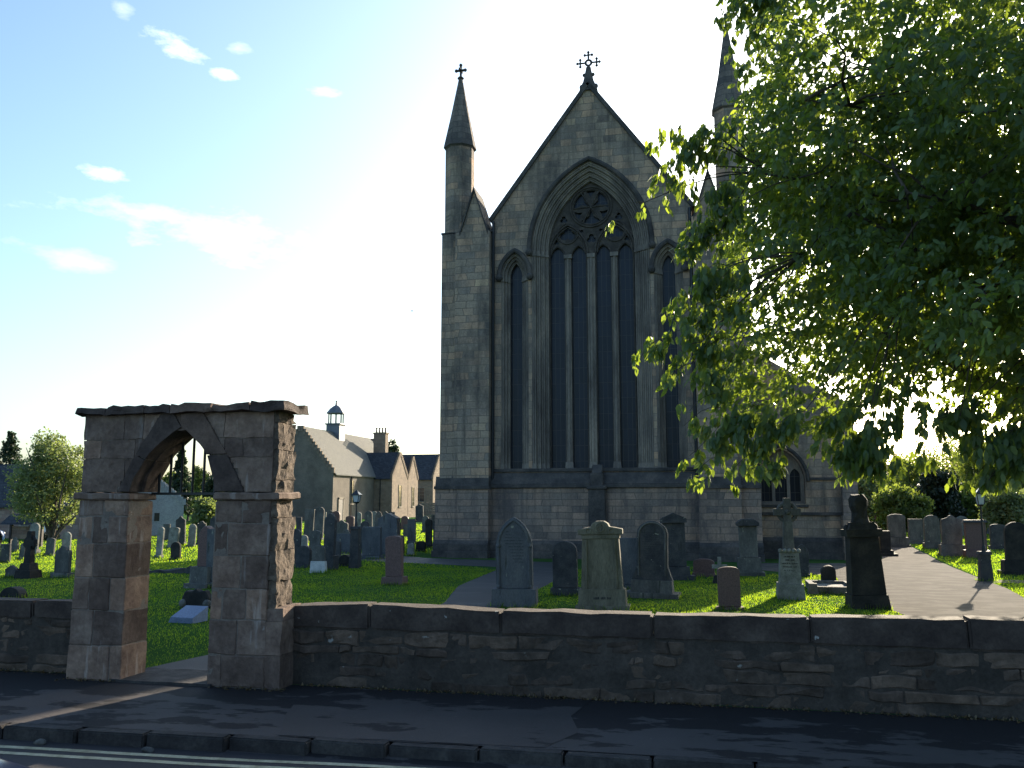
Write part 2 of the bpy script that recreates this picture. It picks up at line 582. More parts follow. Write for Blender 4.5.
def asphalt_mat(name, base, patch, pscale, thr, rough=.8, extra=None, off=0.0, damp=None):
    m, nt, b = new_mat(name)
    vec = coords(nt, (1, 1, 1), False)
    f = noise_t(nt, vec, 90, 3, .8)
    a = noise_t(nt, vec, .8, 5, .6)
    c = ramp(nt, a, [(.3, tuple(x * .82 for x in base)), (.7, tuple(x * 1.15 for x in base))])
    mp = N(nt, 'ShaderNodeMapping'); mp.inputs['Location'].default_value = (off, off * .37, 0)
    mp.inputs['Scale'].default_value = (.55, 1.25, 1)
    nt.links.new(vec, mp.inputs[0])
    pn = noise_t(nt, mp.outputs[0], pscale, 8, .62)
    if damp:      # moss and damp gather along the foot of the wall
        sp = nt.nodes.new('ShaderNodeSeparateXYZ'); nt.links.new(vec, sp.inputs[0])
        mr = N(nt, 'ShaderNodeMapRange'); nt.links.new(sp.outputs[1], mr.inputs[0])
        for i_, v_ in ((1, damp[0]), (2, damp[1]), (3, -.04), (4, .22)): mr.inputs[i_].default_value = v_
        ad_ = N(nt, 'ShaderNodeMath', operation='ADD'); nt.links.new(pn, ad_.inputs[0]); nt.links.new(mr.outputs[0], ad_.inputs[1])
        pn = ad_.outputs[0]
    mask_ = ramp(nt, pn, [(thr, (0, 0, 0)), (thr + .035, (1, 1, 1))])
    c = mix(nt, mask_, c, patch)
    if extra:
        s = noise_t(nt, vec, 22, 2, .5)
        c = mix(nt, ramp(nt, s, [(.74, (0, 0, 0)), (.77, (.6, .6, .6))]), c, extra)
    c = mix(nt, .7, c, ramp(nt, f, [(.25, (.6, .6, .6)), (.75, (1.4, 1.4, 1.4))]), 'MULTIPLY')
    nt.links.new(c, b.inputs['Base Color'])
    b.inputs['Roughness'].default_value = rough
    b.inputs['Specular IOR Level'].default_value = .3
    bump(nt, b, f, .006, .7)
    return m


M['lawn'] = lawn_mat()
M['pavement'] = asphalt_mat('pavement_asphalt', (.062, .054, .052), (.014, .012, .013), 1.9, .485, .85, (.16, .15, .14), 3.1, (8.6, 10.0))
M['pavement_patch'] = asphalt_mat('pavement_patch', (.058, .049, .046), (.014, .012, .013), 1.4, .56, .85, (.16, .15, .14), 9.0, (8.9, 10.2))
M['road'] = asphalt_mat('road_asphalt', (.038, .034, .036), (.03, .027, .029), 1.5, .6, .75)
M['path'] = asphalt_mat('path_tarmac', (.085, .077, .068), (.125, .113, .10), 2.2, .50, .95, (.07, .065, .06))
M['path'].node_tree.nodes['Principled BSDF'].inputs['Specular IOR Level'].default_value = .02
M['path_grey'] = asphalt_mat('path_grey', (.055, .052, .052), (.07, .066, .064), 1.2, .55, .8)
M['kerb'] = rough_mat('kerb_stone', [(.026, .023, .023), (.042, .038, .037), (.07, .063, .058)], 4, .9, .008, 34)
M['yellow'] = rough_mat('worn_road_paint', [(.26, .23, .14), (.42, .38, .25), (.52, .47, .33)], 6, .7, .002, 50)
M['leaf_main'] = leaf_mat('cherry_leaf', (.045, .082, .044), (.092, .145, .060), (4.4, 3.5, .6), .46, 3.0, .5)
M['leaf_far'] = leaf_mat('far_leaf', (.07, .105, .036), (.14, .18, .058), (2.4, 2.2, .8), .45)
M['leaf_mid'] = leaf_mat('grey_green_leaf', (.11, .145, .075), (.19, .225, .11), (1.8, 1.8, .8), .4)
M['leaf_dark'] = leaf_mat('yew_leaf', (.012, .022, .012), (.024, .038, .018), (1.0, 1.0, .7), .15)
M['leaf_conifer'] = leaf_mat('conifer_leaf', (.020, .036, .020), (.04, .062, .03), (1.1, 1.2, .7), .2)
M['grass_blade'] = leaf_mat('grass_blade', (.022, .070, .026), (.050, .105, .038), (11.0, 6.6, .7), .5, .5, .03)
M['bark'] = rough_mat('bark', [(.05, .04, .034), (.085, .07, .058), (.12, .10, .085)], 6, .95, .02, 24, stretch=(1, 1, .3))

# ------------------------------------------------------------------ the ground
def sheet(name, pts, z, mat, hide=False, th=None):
    bm = BM()
    vs = [bm.verts.new((x, y, z)) for x, y in pts]
    bm.faces.new(vs)
    bmesh.ops.triangulate(bm, faces=bm.faces[:])
    o = obj(name, bm, mat, recalc=False)
    for p in o.data.polygons:
        pass
    if o.data.polygons and o.data.polygons[0].normal.z < 0:
        o.data.flip_normals()
    return tag(o, kind='structure')


sheet('ground', [(-900, -900), (900, -900), (900, 900), (-900, 900)], -.40, M['lawn'])
sheet('lawn', [(-500, 10.0), (500, 10.0), (500, 700), (-500, 700)], 0.0, M['lawn'])
KX, KD = [-6.6, -4.6, -3.0, -1.5, 3.0], [0.0, .07, .18, .24, .28]


def kerb_dy(x): return float(np.interp(x, KX, KD))


kxs = [-300, *np.linspace(-8, 4, 25), 300]
sheet('road', [(-300, -7), (300, -7)] + [(x, 7.60 + kerb_dy(x)) for x in reversed(kxs)], -.12, M['road'])
sheet('pavement', [(x, 7.74 + kerb_dy(x)) for x in kxs] + [(300, 10.0), (-300, 10.0)], 0.0, M['pavement'])


def ribbon(name, a, b, z, mat, seed=0.0, step=.5, amp=.03):
    """strip between polyline a and polyline b with slightly ragged edges"""
    def dens(pl):
        out = []
        for (x0, y0), (x1, y1) in zip(pl, pl[1:]):
            n = max(1, int(math.hypot(x1 - x0, y1 - y0) / step))
            out += [(x0 + (x1 - x0) * i / n, y0 + (y1 - y0) * i / n) for i in range(n)]
        return out + [pl[-1]]
    pts = dens(a) + dens(list(reversed(b)))
    pts = [(x + amp * noise.noise(Vector((x * 2, y * 2, seed))), y + amp * noise.noise(Vector((x * 2, y * 2, seed + 9)))) for x, y in pts]
    return sheet(name, pts, z, mat)


# lighter relaid strip of pavement and its neighbour
sheet('pavement_patch', [(-4.0, 7.88), (-3.0, 7.94), (-1.48, 8.01), (-1.25, 8.6), (-1.42, 9.2), (-1.30, 9.98), (-4.2, 9.98), (-4.5, 9.3), (-4.3, 8.6)], .004, M['pavement_patch'])
# path from the gate, curving along behind the wall and to the west front
ribbon('gate_path', [(-7.3, 10.3), (-6.9, 12.2), (-5.9, 13.6), (-5.3, 15.5), (-5.6, 18.5), (-6.3, 22), (-6.6, 28.4), (-12, 30.2), (-18, 34), (-26, 46)],
       [(-5.7, 10.3), (-5.3, 12.0), (-4.3, 13.2), (-4.3, 15.5), (-4.15, 20), (-4.1, 24), (-4.6, 30.9), (-10.4, 32.2), (-16, 36), (-24.6, 47)], .006, M['path_grey'], 3)
ribbon('wide_path', [(4.5, 10.4), (3.6, 18.9), (3.3, 23), (3.6, 27.2), (1.5, 29.0), (1.6, 32.2), (5.9, 32.9), (7.4, 41), (8.9, 60), (9, 80)],
       [(8.5, 10.4), (6.6, 19.6), (7.3, 24.6), (7.55, 28), (7.8, 31), (8.1, 34.2), (8.6, 38), (9.9, 48.9), (11.6, 62), (11.8, 80)], .008, M['path'], 5)
ribbon('side_path', [(7.3, 26.0), (8.5, 25.9), (14, 26.6), (40, 30)], [(7.4, 26.9), (8.6, 26.9), (14, 27.6), (40, 31.4)], .012, M['path'], 6)
# kerb stones
bm = BM()
x = -40.0
k = 0
jo = [-5.16, -3.9, -2.55, -1.35, -.13]
while x < 30:
    L = .79 + .06 * math.sin(k * 2.3)
    x1 = x + L
    dy = .008 * math.sin(k * 5.1) + kerb_dy((x + x1) / 2)
    box(bm, x + .008, x1 - .012, 7.60 + dy, 7.748 + dy, -.16, .004 + .006 * math.sin(k * 3.3), 0, 0)
    x = x1; k += 1
bmesh.ops.bevel(bm, geom=bm.edges[:], offset=.014, segments=2, affect='EDGES')
roughen(bm, .008, 3.0, 2.0)
tag(obj('kerb', bm, M['kerb']), kind='structure')
bm = BM()
box(bm, -300, 300, 7.66, 8.4, -.3, -.03)
for v in bm.verts:
    if v.co.z > -.1: v.co.z = -.125 if v.co.y < 7.9 else -.02
tag(obj('kerb_bed', bm, M['pavement']), kind='structure')
# double yellow lines
for i, (ya, yb) in enumerate(((7.335, 7.41), (7.16, 7.235))):
    n = 260
    xs = np.linspace(-30, 22, n)
    vs = []
    for s in (0, 1):
        for x in xs:
            y = (ya, yb)[s] + kerb_dy(x) + .012 * noise.noise(Vector((x * 1.1, s * 7 + i * 3, 0))) + .006 * noise.noise(Vector((x * 9, s * 7 + i * 3, 4)))
            vs.append((x, y, -.116))
    fs = [(a, a + 1, n + a + 1, n + a) for a in range(n - 1)]
    tag(np_obj('road_markings', np.array(vs), np.array(fs), M['yellow']), kind='structure')

# ------------------------------------------------------------------ boundary wall and gateway
def stones_bm(bm, x0, x1, z0, z1, yf, depth, hmin, hmax, wmin, wmax, seed, gap=.012, jit=.012, top=None):
    rs = random.Random(seed)
    z = z0
    while z < z1 - .03:
        h = min(rs.uniform(hmin, hmax), z1 - z)
        if z1 - z - h < hmin * .5: h = z1 - z
        x = x0
        while x < x1 - .02:
            w = rs.uniform(wmin, wmax)
            if x1 - x - w < wmin * .6: w = x1 - x
            w = min(w, x1 - x)
            p = yf + rs.uniform(-jit, jit)
            vs = box(bm, x + gap / 2, x + w - gap / 2, p, yf + depth, z + gap / 2, z + h - gap / 2)
            for v in vs[:]:
                v.co.x += rs.uniform(-.5, .5) * gap
                v.co.z += rs.uniform(-.5, .5) * gap
            x += w
        z += h


YW = 10.02   # face of the wall


def boundary_wall(xa, xb, profile, label, seed, joints):
    t = thing('boundary_wall', ((xa + xb) / 2, YW, 0), label, 'wall')
    ox = (xa + xb) / 2
    bm = BM()
    stones_bm(bm, xa - ox, xb - ox, -.02, .66, 0.0, .12, .09, .19, .18, .75, seed, .016, .016)
    bmesh.ops.bevel(bm, geom=bm.edges[:], offset=.012, segments=1, affect='EDGES')
    # only stones that can be seen get fine relief
    bmesh.ops.subdivide_edges(bm, edges=[e for e in bm.edges if e.calc_length() > .12], cuts=2, use_grid_fill=True)
    roughen(bm, .04, 4.0, seed)
    roughen(bm, .02, 12, seed + 3)
    obj('stonework', bm, M['wall_stone'], t)
    bm = BM()
    box(bm, xa - ox, xb - ox, .003, .28, -.05, .70)
    bmesh.ops.subdivide_edges(bm, edges=[e for e in bm.edges if abs(e.verts[0].co.x - e.verts[1].co.x) > .1], cuts=int((xb - xa) * 6))
    roughen(bm, .02, 5, seed + 7, axis=(0, 1, 0))
    obj('rubble_core', bm, M['wall_mortar'], t)
    bm = BM()
    js = [xa] + [j for j in joints if xa < j < xb] + [xb]
    for k, (a, b) in enumerate(zip(js, js[1:])):
        za, zb = np.interp([a, b], profile[0], profile[1])
        dz = .003 * math.sin(k * 4.1)
        vs = box(bm, a - ox + .004, b - ox - .004, -.022 + .006 * math.sin(k * 2.2), .31, .665, .9)
        for v in vs[4:]:
            v.co.z = (za if v.co.x < (a + b) / 2 - ox else zb) + dz
    bmesh.ops.subdivide_edges(bm, edges=[e for e in bm.edges if abs(e.verts[0].co.x - e.verts[1].co.x) > .2], cuts=9, use_grid_fill=True)
    bmesh.ops.bevel(bm, geom=[e for e in bm.edges if e.calc_face_angle(0) > .6], offset=.022, segments=2, affect='EDGES')
    roughen(bm, .016, 3.0, seed + 5)
    roughen(bm, .006, 14, seed + 6)
    obj('coping', bm, M['coping'], t)


boundary_wall(-26, -7.76, ([-30, -9.8, -7.7], [.86, .88, .90]), 'low dark rubble boundary wall running left from the pointed gateway', 3, [-24, -22, -20.1, -18, -16.2, -14.3, -12.4, -10.6, -8.62])
boundary_wall(-4.98, 20, ([-5.0, -4.2, -3.95, -3.2, -1.3, 3.4, 20], [.925, .95, .965, .935, .925, .985, 1.05]), 'long low dark rubble boundary wall right of the gateway with stone coping', 11,
              [-3.96, -2.35, -.62, 1.05, 2.6, 4.2, 6.1, 8.0, 9.9, 11.8, 13.7, 15.6, 17.5])

# gateway
YG = 9.70
GD = .50
GX = -6.465
gate = thing('stone_gateway', (GX, YG, 0), 'dark sandstone gateway with pointed arch and flat slab top', 'gateway')


def pier(x0, x1, base_out, rows, seed, name):
    bm = BM()
    rs = random.Random(seed)
    for (za, zb, cuts) in rows:
        t = (za) / 2.2
        xs = [x0 - base_out[0] * (1 - t), *[x0 + (x1 - x0) * c for c in cuts], x1 + base_out[1] * (1 - t)]
        for a, b in zip(xs, xs[1:]):
            vs = box(bm, a + .004, b - .004, rs.uniform(-.012, .002), GD + rs.uniform(-.006, .006), za + .004, zb - .004)
    bmesh.ops.bevel(bm, geom=bm.edges[:], offset=.010, segments=1, affect='EDGES')
    bmesh.ops.subdivide_edges(bm, edges=[e for e in bm.edges if e.calc_length() > .1], cuts=4, use_grid_fill=True)
    roughen(bm, .012, 4, seed)
    roughen(bm, .008, 15, seed + 2)
    obj(name, bm, M['gate_stone'], gate)
    bm = BM()
    box(bm, x0 - base_out[0] + .012, x1 + base_out[1] - .012, .006, GD - .01, -.02, 2.18, (base_out[0] + base_out[1]) * .25, 0)
    obj('mortar_bed', bm, M['mortar'], gate)


LX0, LX1 = -7.78 - GX, -7.07 - GX
RX0, RX1 = -5.86 - GX, -5.03 - GX
rowsL = [(0, .42, (.78,)), (.42, .84, (.42,)), (.84, 1.24, (.3, .72)), (1.24, 1.66, (.35,)), (1.66, 2.00, (.28, .6)), (2.0, 2.2, (.5,))]
rowsR = [(0, .38, (.22,)), (.38, .78, (.48,)), (.78, 1.14, (.18, .62)), (1.14, 1.54, (.5,)), (1.54, 1.92, (.24,)), (1.92, 2.2, (.48,))]
pier(LX0, LX1, (.03, .02), rowsL, 21, 'pier')
pier(RX0, RX1 - .1, (.03, .0), rowsR, 22, 'pier')
# broken right end of the right pier and of the wall above
bm = BM()
rs = random.Random(5)
z = .9
while z < 3.28:
    h = rs.uniform(.24, .40)
    if 2.14 < z < 2.2: z = 2.2
    h = min(h, 3.28 - z)
    if z < 2.2 < z + h: h = 2.2 - z
    box(bm, RX1 - .115, RX1 + rs.uniform(-.05, .0), rs.uniform(.01, .03), GD - rs.uniform(.01, .05), z + .004, z + h - .004)
    z += h
bmesh.ops.subdivide_edges(bm, edges=bm.edges[:], cuts=7, use_grid_fill=True)
roughen(bm, .035, 4.2, 9, axis=(1, .3, .3))
roughen(bm, .022, 15, 4)
obj('broken_edge', bm, M['gate_side'], gate)
bm = BM()
for (za, zb) in ((-.02, .38), (.385, .775), (.78, .93)):
    box(bm, RX1 - .115, RX1 + .10, -.004 if za < .7 else .01, GD - .02, za, zb)
bmesh.ops.subdivide_edges(bm, edges=bm.edges[:], cuts=5, use_grid_fill=True)
roughen(bm, .02, 4.2, 9)
obj('quoins', bm, M['gate_stone'], gate)
# impost ledges
for a, b in ((LX0 - .08, LX1 + .03), (RX0 - .04, RX1 + .03)):
    bm = BM()
    box(bm, a, b, -.04, GD + .04, 2.2, 2.29)
    bmesh.ops.subdivide_edges(bm, edges=bm.edges[:], cuts=5, use_grid_fill=True)
    bmesh.ops.bevel(bm, geom=[e for e in bm.edges if e.calc_face_angle(0) > .6], offset=.02, segments=1, affect='EDGES')
    roughen(bm, .02, 5, 3)
    obj('impost', bm, M['gate_stone'], gate)
# wall over the arch: plate with a pointed opening, blocks laid on its face
AO = .831 - .605
def bez(p0, p1, p2, t):
    return tuple((1 - t) ** 2 * a + 2 * t * (1 - t) * b + t * t * c for a, b, c in zip(p0, p1, p2))


APX = .08


def intrados(side, t, shrink=0.0, apx=APX):
    if side < 0: return bez((-.605 + shrink, 2.3), (-.53 + shrink, 2.74), (apx, 3.12 - shrink), t)
    return bez((.605 - shrink, 2.3), (.58 - shrink, 2.84), (apx, 3.12 - shrink), t)


inner = [intrados(-1, k / 10) for k in range(11)] + [intrados(1, k / 10) for k in range(9, -1, -1)]
bm = BM()
plate(bm, [(LX0 + .02, 2.3), *inner, (RX1 - .1, 2.3), (RX1 - .1, 3.28), (LX0 + .04, 3.28)], (), .012, GD - .01)
obj('spandrel_core', bm, M['mortar'], gate)
bm = BM()


def above_arch(x, z):
    t = (z - 2.3) / .975
    return x > .96 - .60 * t or x < -.75 + .57 * t or (z > 3.05 and -.15 < x < .33)


for (za, zb, xs) in [(2.3, 2.72, (LX0, LX0 + .62, -.5, .62, RX1 - .1)), (2.72, 2.96, (LX0, LX0 + .26, LX0 + .75, -.4, .46, .70, .93, RX1 - .1)), (2.96, 3.28, (LX0, LX0 + .58, -.45, .35, .68, RX1 - .1))]:
    for a, b in zip(xs, xs[1:]):
        # clip the block against the ring by sampling its outline
        p = []
        nn = 14
        cells = [(a + .004 + (b - a - .008) * i / nn, za + .004 + (zb - za - .008) * j / 6) for j in range(7) for i in range(nn + 1)]
        ok = [above_arch(*c) for c in cells]
        vid = {}
        for j in range(6):
            for i in range(nn):
                q = [j * (nn + 1) + i, j * (nn + 1) + i + 1, (j + 1) * (nn + 1) + i + 1, (j + 1) * (nn + 1) + i]
                if all(ok[t] for t in q):
                    for t in q:
                        if t not in vid:
                            edge = i in (0,) and t in (q[0], q[3])
                            vid[t] = bm.verts.new((cells[t][0], -.004, cells[t][1]))
                    bm.faces.new([vid[t] for t in q])
e = bmesh.ops.extrude_face_region(bm, geom=bm.faces[:])
bmesh.ops.translate(bm, vec=(0, GD * .5, 0), verts=[g for g in e['geom'] if isinstance(g, bmesh.types.BMVert)])
roughen(bm, .016, 5, 8)
roughen(bm, .008, 18, 1)
for side in (-1, 1):
    b2 = bm.copy()
    bmesh.ops.delete(b2, geom=[f_ for f_ in b2.faces if f_.calc_center_median().x * side < 0], context='FACES')
    obj('spandrel', b2, M['gate_stone'], gate)
bm.free()
# voussoir ring (long dark stones), front and rear
bm = BM()


hi = math.acos(AO / (.605 + AO))


def ring_line(side, f, y0, y1, lo=0.0, hi_=1.0, a_in=.59, n=6, shrink=0.0):
    """long arch stones: curved inner edge, nearly straight outer edge"""
    def inn(t):
        return intrados(side, t, .605 - a_in, APX if a_in > .57 else 0.0)
    x0, x1 = ((-.77, -.20) if side < 0 else (.98, .38))
    x0 -= side * shrink; x1 -= side * shrink
    def outp(t):
        return (x0 + (x1 - x0) * t - side * -.03 * math.sin(PI * t), 2.3 + .975 * t)
    i_ = [inn(lo + (hi_ - lo) * k / n) for k in range(n + 1)]
    o_ = [outp(lo + (hi_ - lo) * k / n) for k in range(n + 1)]
    loop = o_ + i_[::-1]
    if hi_ > .99: loop.insert(n + 1, (side * .06 + .03, 3.27))
    f_ = [bm.verts.new((x, y0, z)) for x, z in loop]
    g_ = [bm.verts.new((x, y1, z)) for x, z in loop]
    m_ = len(loop)
    bm.faces.new(f_); bm.faces.new(g_[::-1])
    for k in range(m_):
        j = (k + 1) % m_
        bm.faces.new((f_[k], g_[k], g_[j], f_[j]))


for side in (1, -1):
    for lo, up in ((0.0, .47), (.48, 1.0)):
        ring_line(side, 0, -.03, .20, lo + .004, up, .59)
        ring_line(side, 0, .202, GD + .008, lo + .004, up, .55, shrink=.12)
bmesh.ops.triangulate(bm, faces=[f for f in bm.faces if len(f.verts) > 4])
bmesh.ops.subdivide_edges(bm, edges=[e for e in bm.edges if e.calc_length() > .12], cuts=3, use_grid_fill=True)
roughen(bm, .012, 6, 2)
obj('arch_ring', bm, M['gate_dark'], gate)
# top slabs
bm = BM()
x = LX0 - .07
k = 0
while x < RX1 + .06:
    w = [.42, .55, .36, .62, .5, .45, .4][k % 7]
    x1 = min(x + w, RX1 + .09)
    if RX1 + .09 - x1 < .2: x1 = RX1 + .09
    box(bm, x + .003, x1 - .003, -.10, GD + .08, 3.28, 3.28 + [.08, .095, .085, .105, .09, .11, .10][k % 7], .012)
    x = x1; k += 1
    if x1 >= RX1 + .085: break
bmesh.ops.subdivide_edges(bm, edges=bm.edges[:], cuts=4, use_grid_fill=True)
roughen(bm, .03, 4.5, 3)
roughen(bm, .02, 14, 5)
obj('top_slabs', bm, M['gate_dark'], gate)
bm = BM()
box(bm, LX1 - .12, RX0 + .04, -.03, GD + .25, -.03, .03)
bmesh.ops.subdivide_edges(bm, edges=bm.edges[:], cuts=4, use_grid_fill=True)
roughen(bm, .012, 4, 3)
obj('threshold', bm, M['kerb'], gate)
# iron grille in the arch head
gr = thing('iron_grille', (GX, YG + GD - .08, 2.3), 'dark iron grille of upright bars filling the gateway arch head', 'grille')
for k in range(7):
    x = -.48 + .16 * k
    z = math.sqrt(max(0, (.56 + AO) ** 2 - (abs(x) + AO) ** 2))
    bm = BM(); tube(bm, [(x, 0, -.01), (x, 0, max(.06, z))], .019, 6); obj('bar', bm, M['iron'], gr)
bm = BM(); box(bm, -.58, .58, -.014, .014, -.035, -.003); obj('rail', bm, M['iron'], gr)

# ------------------------------------------------------------------ cathedral
CX, CY = -4.25, 33.5
ch = thing('cathedral', (CX, CY, 0), 'large gothic cathedral with tall traceried window, pointed gable and stone spires', 'cathedral')
OFF = 1.52
SILL = 3.4
# front wall of the nave with its openings
bm = BM()
plate(bm, [(-4.0, 2.6), (4.0, 2.6), (4.0, 13.65), (0, 19.05), (-4.0, 13.65)],
      [arch(0, 2.36, OFF, SILL, 12.2, 16), arch(-3.06, .56, .53, SILL, 11.2, 10), arch(3.06, .56, .53, SILL, 11.2, 10)], 0, .9)
obj('front_wall', bm, M['ashlar'], ch)
bm = BM()
box(bm, -4.0, 4.0, -.22, .9, .66, 2.66)
obj('lower_wall', bm, M['ashlar_low'], ch)
# string courses, sloping sill and plinth
bm = BM()
for (y0, y1, z0, z1, ty) in ((-.30, .6, 2.66, 2.80, 0), (-.06, .6, 3.28, 3.42, 0)):
    box(bm, -4.0, 4.0, y0, y1, z0, z1)
vs = box(bm, -4.0, 4.0, -.27, .3, 2.80, 3.26)
for v in vs[4:]:
    if v.co.y < 0: v.co.y = -.02
bmesh.ops.bevel(bm, geom=bm.edges[:], offset=.02, segments=1, affect='EDGES')
obj('string_course', bm, M['dark_stone'], ch)


def plinth(bm, x0, x1, y, h=.66):
    vs = box(bm, x0, x1, y - .14, y + .6, h - .14, h); vs[4].co.y += .1; vs[5].co.y += .1
    box(bm, x0, x1, y - .17, y + .6, .26, h - .14)
    box(bm, x0 - .02, x1 + .02, y - .30, y + .6, -.02, .26)


bm = BM(); plinth(bm, -4.0, 4.0, -.22)
bmesh.ops.bevel(bm, geom=bm.edges[:], offset=.02, segments=1, affect='EDGES')
obj('plinth', bm, M['dark_stone'], ch)
bm = BM()
box(bm, -.12, .52, -.46, -.2, .5, 2.66)
box(bm, -.05, .45, -.40, .0, 2.66, 3.2)
box(bm, -.18, .58, -.52, -.2, 2.60, 2.74)
vs = box(bm, -.0, .40, -.34, .1, 3.2, 3.55); vs[4].co.y += .3; vs[5].co.y += .3
box(bm, -.16, .56, -.5, -.2, .3, .55)
bmesh.ops.bevel(bm, geom=bm.edges[:], offset=.03, segments=1, affect='EDGES')
obj('pilaster', bm, M['dark_stone'], ch)
# gable coping
for s in (-1, 1):
    bm = BM()
    d = Vector((s * 4.0, 0, -5.4)).normalized()
    nrm = Vector((s * 5.4, 0, 4.0)).normalized()
    p0 = Vector((0, 0, 19.05)); L = 6.72
    loops = []
    for t in np.linspace(-.05, L + .12, 16):
        c = p0 + d * t
        loops.append([tuple(c + Vector((0, -.10, 0)) - nrm * .06), tuple(c + Vector((0, -.10, 0)) + nrm * .10), tuple(c + Vector((0, .95, 0)) + nrm * .10), tuple(c + Vector((0, .95, 0)) - nrm * .06)])
    loft(bm, loops)
    obj('gable_coping', bm, M['dark_stone'], ch)


# moulded orders and shafts of a window
def orders(parent, cx, a_list, off, zs, hood_a, y_step, seed, shaft_r=.045, hood=True):
    bm = BM()
    for k, (a0, a1) in enumerate(zip(a_list, a_list[1:])):
        o_, i_ = arch(cx, a0 + .015, off, SILL, zs, 14), arch(cx, a1, off, SILL, zs, 14)
        y = .04 + y_step * k
        # build as strip
        f = [bm.verts.new((x, y, z)) for x, z in o_]; g = [bm.verts.new((x, y, z)) for x, z in i_]
        h = [bm.verts.new((x, y + y_step + .03, z)) for x, z in i_]
        for i in range(len(f) - 1):
            bm.faces.new((f[i], f[i + 1], g[i + 1], g[i])); bm.faces.new((g[i], g[i + 1], h[i + 1], h[i]))
    for k, (a0, a1) in enumerate(zip(a_list, a_list[1:])):
        y = .04 + y_step * k
        for (q, rr) in ((.25, shaft_r), (.75, shaft_r * .7)):
            am = a0 + (a1 - a0) * q
            pth = arch(cx, am, off, SILL, zs, 14)
            tube(bm, [(x, y, z) for x, z in pth], rr, 6)
        am = (a0 + a1) / 2
        for s in (-1, 1):   # capital and base blocks
            x = cx + s * am; w = abs(a0 - a1) * .5 + .02
            box(bm, x - w, x + w, y - .07, y + .06, zs - .22, zs - .14)
            box(bm, x - w * .8, x + w * .8, y - .05, y + .06, zs - .14, zs - .0)
            box(bm, x - w, x + w, y - .07, y + .06, SILL - .02, SILL + .22, .02)
    obj('jamb_shafts', bm, M['moulding'], parent, recalc=False)
    if hood:
        bm = BM()
        pth = arch(cx, hood_a, off, zs - .05, zs, 18)
        pth = pth[1:-1]
        tube(bm, [(x, -.05, z) for x, z in pth], .10, 8)
        for s in (-1, 1):
            ball(bm, (cx + s * hood_a, -.08, zs - .08), .15, 1, 8, 6)
        obj('hood_mould', bm, M['dark_stone'], parent)


def child_empty(name, parent):
    o = bpy.data.objects.new(name, None); COL.objects.link(o); o.parent = parent; o.empty_display_size = .2
    return o


gw = child_empty('great_window', ch)
orders(gw, 0, [2.36, 2.20, 2.04, 1.88, 1.74], OFF, 12.2, 2.46, .12, 1)
lc = [(-1.39, .28), (-.52, .28), (.48, .28), (1.36, .28)]
lights = [arch(c, a + .01, .22, SILL + .06, 11.95, 7) for c, a in lc]
holes = list(lights)
CZ = 14.03
def wedge(a, da, r0, r1, n=7):
    # opening with a rounded outer edge and cusped sides
    o_ = [(r1 * math.cos(a + da * (2 * i / n - 1)), CZ + r1 * math.sin(a + da * (2 * i / n - 1))) for i in range(n + 1)]
    rm = (r0 + r1) * .5
    c1 = (rm * math.cos(a + da * .42), CZ + rm * math.sin(a + da * .42))
    c0 = (rm * math.cos(a - da * .42), CZ + rm * math.sin(a - da * .42))
    return o_ + [c1, (r0 * math.cos(a), CZ + r0 * math.sin(a)), c0]


for k in range(3):
    holes.append(wedge(R(30 + 120 * k), R(35), .09, .70))
    holes.append(wedge(R(90 + 120 * k), R(17), .40, .70))
for s in (-1, 1):
    holes.append(trefoil(s * .97, 12.96, .34, PI / 2, 3))
    holes.append(trefoil(s * 1.12, 13.56, .16, PI / 2))
    holes.append(trefoil(s * .44, 13.0, .13, -PI / 2))
    holes.append(trefoil(s * 1.43, 12.62, .11, PI / 2))
holes.append(trefoil(0, 12.70, .20, PI / 2))
bm = BM()
plate(bm, arch(0, 1.76, OFF, SILL, 12.2, 14), holes, .52, .70)
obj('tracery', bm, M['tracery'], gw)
bm = BM()
for (c, z, r, rr) in [(0, CZ, .84, .04), (0, CZ, .75, .02), (-.97, 12.96, .42, .03), (.97, 12.96, .42, .03)]:
    tube(bm, [(x, .50, z_) for x, z_ in circ(c, z, r, 28) + [circ(c, z, r, 28)[0]]], rr, 6)
for k in range(6):
    a = R(60 * k); tube(bm, [(0, .50, CZ), (.76 * math.cos(a + .05), .50, CZ + .76 * math.sin(a + .05))], .025, 5)
for c, a in lc:
    tube(bm, [(x, .51, z) for x, z in arch(c, a + .05, .22, SILL, 11.95, 8)], .028, 5)
for s in (-1, 1):    # the two sub-arches over pairs of lights
    tube(bm, [(x, .50, z) for x, z in arch(s * .95, .80, .55, 12.1, 12.1, 12)], .05, 6)
    tube(bm, [(x, .49, z) for x, z in arch(s * .95, .70, .55, 12.1, 12.1, 12)], .025, 6)
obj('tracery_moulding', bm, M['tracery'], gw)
bm = BM()
for x, r_ in ((-.955, .07), (-.955 - .09, .03), (-.955 + .09, .03), (-.12, .05), (.10, .05), (-.01, .08), (.92, .07), (.83, .03), (1.01, .03)):
    tube(bm, [(x, .50 - r_ * .4, SILL), (x, .50 - r_ * .4, 12.02)], r_, 7)
for x in (-.955, -.01, .92):
    box(bm, x - .16, x + .16, .38, .55, 11.9, 12.06); box(bm, x - .17, x + .17, .36, .55, SILL - .02, SILL + .28, .03)
obj('mullion_shafts', bm, M['moulding'], gw)
bm = BM()
plate(bm, arch(0, 1.80, OFF, SILL, 12.2, 14), (), .66, .69)
obj('glass', bm, M['church_glass'], gw)
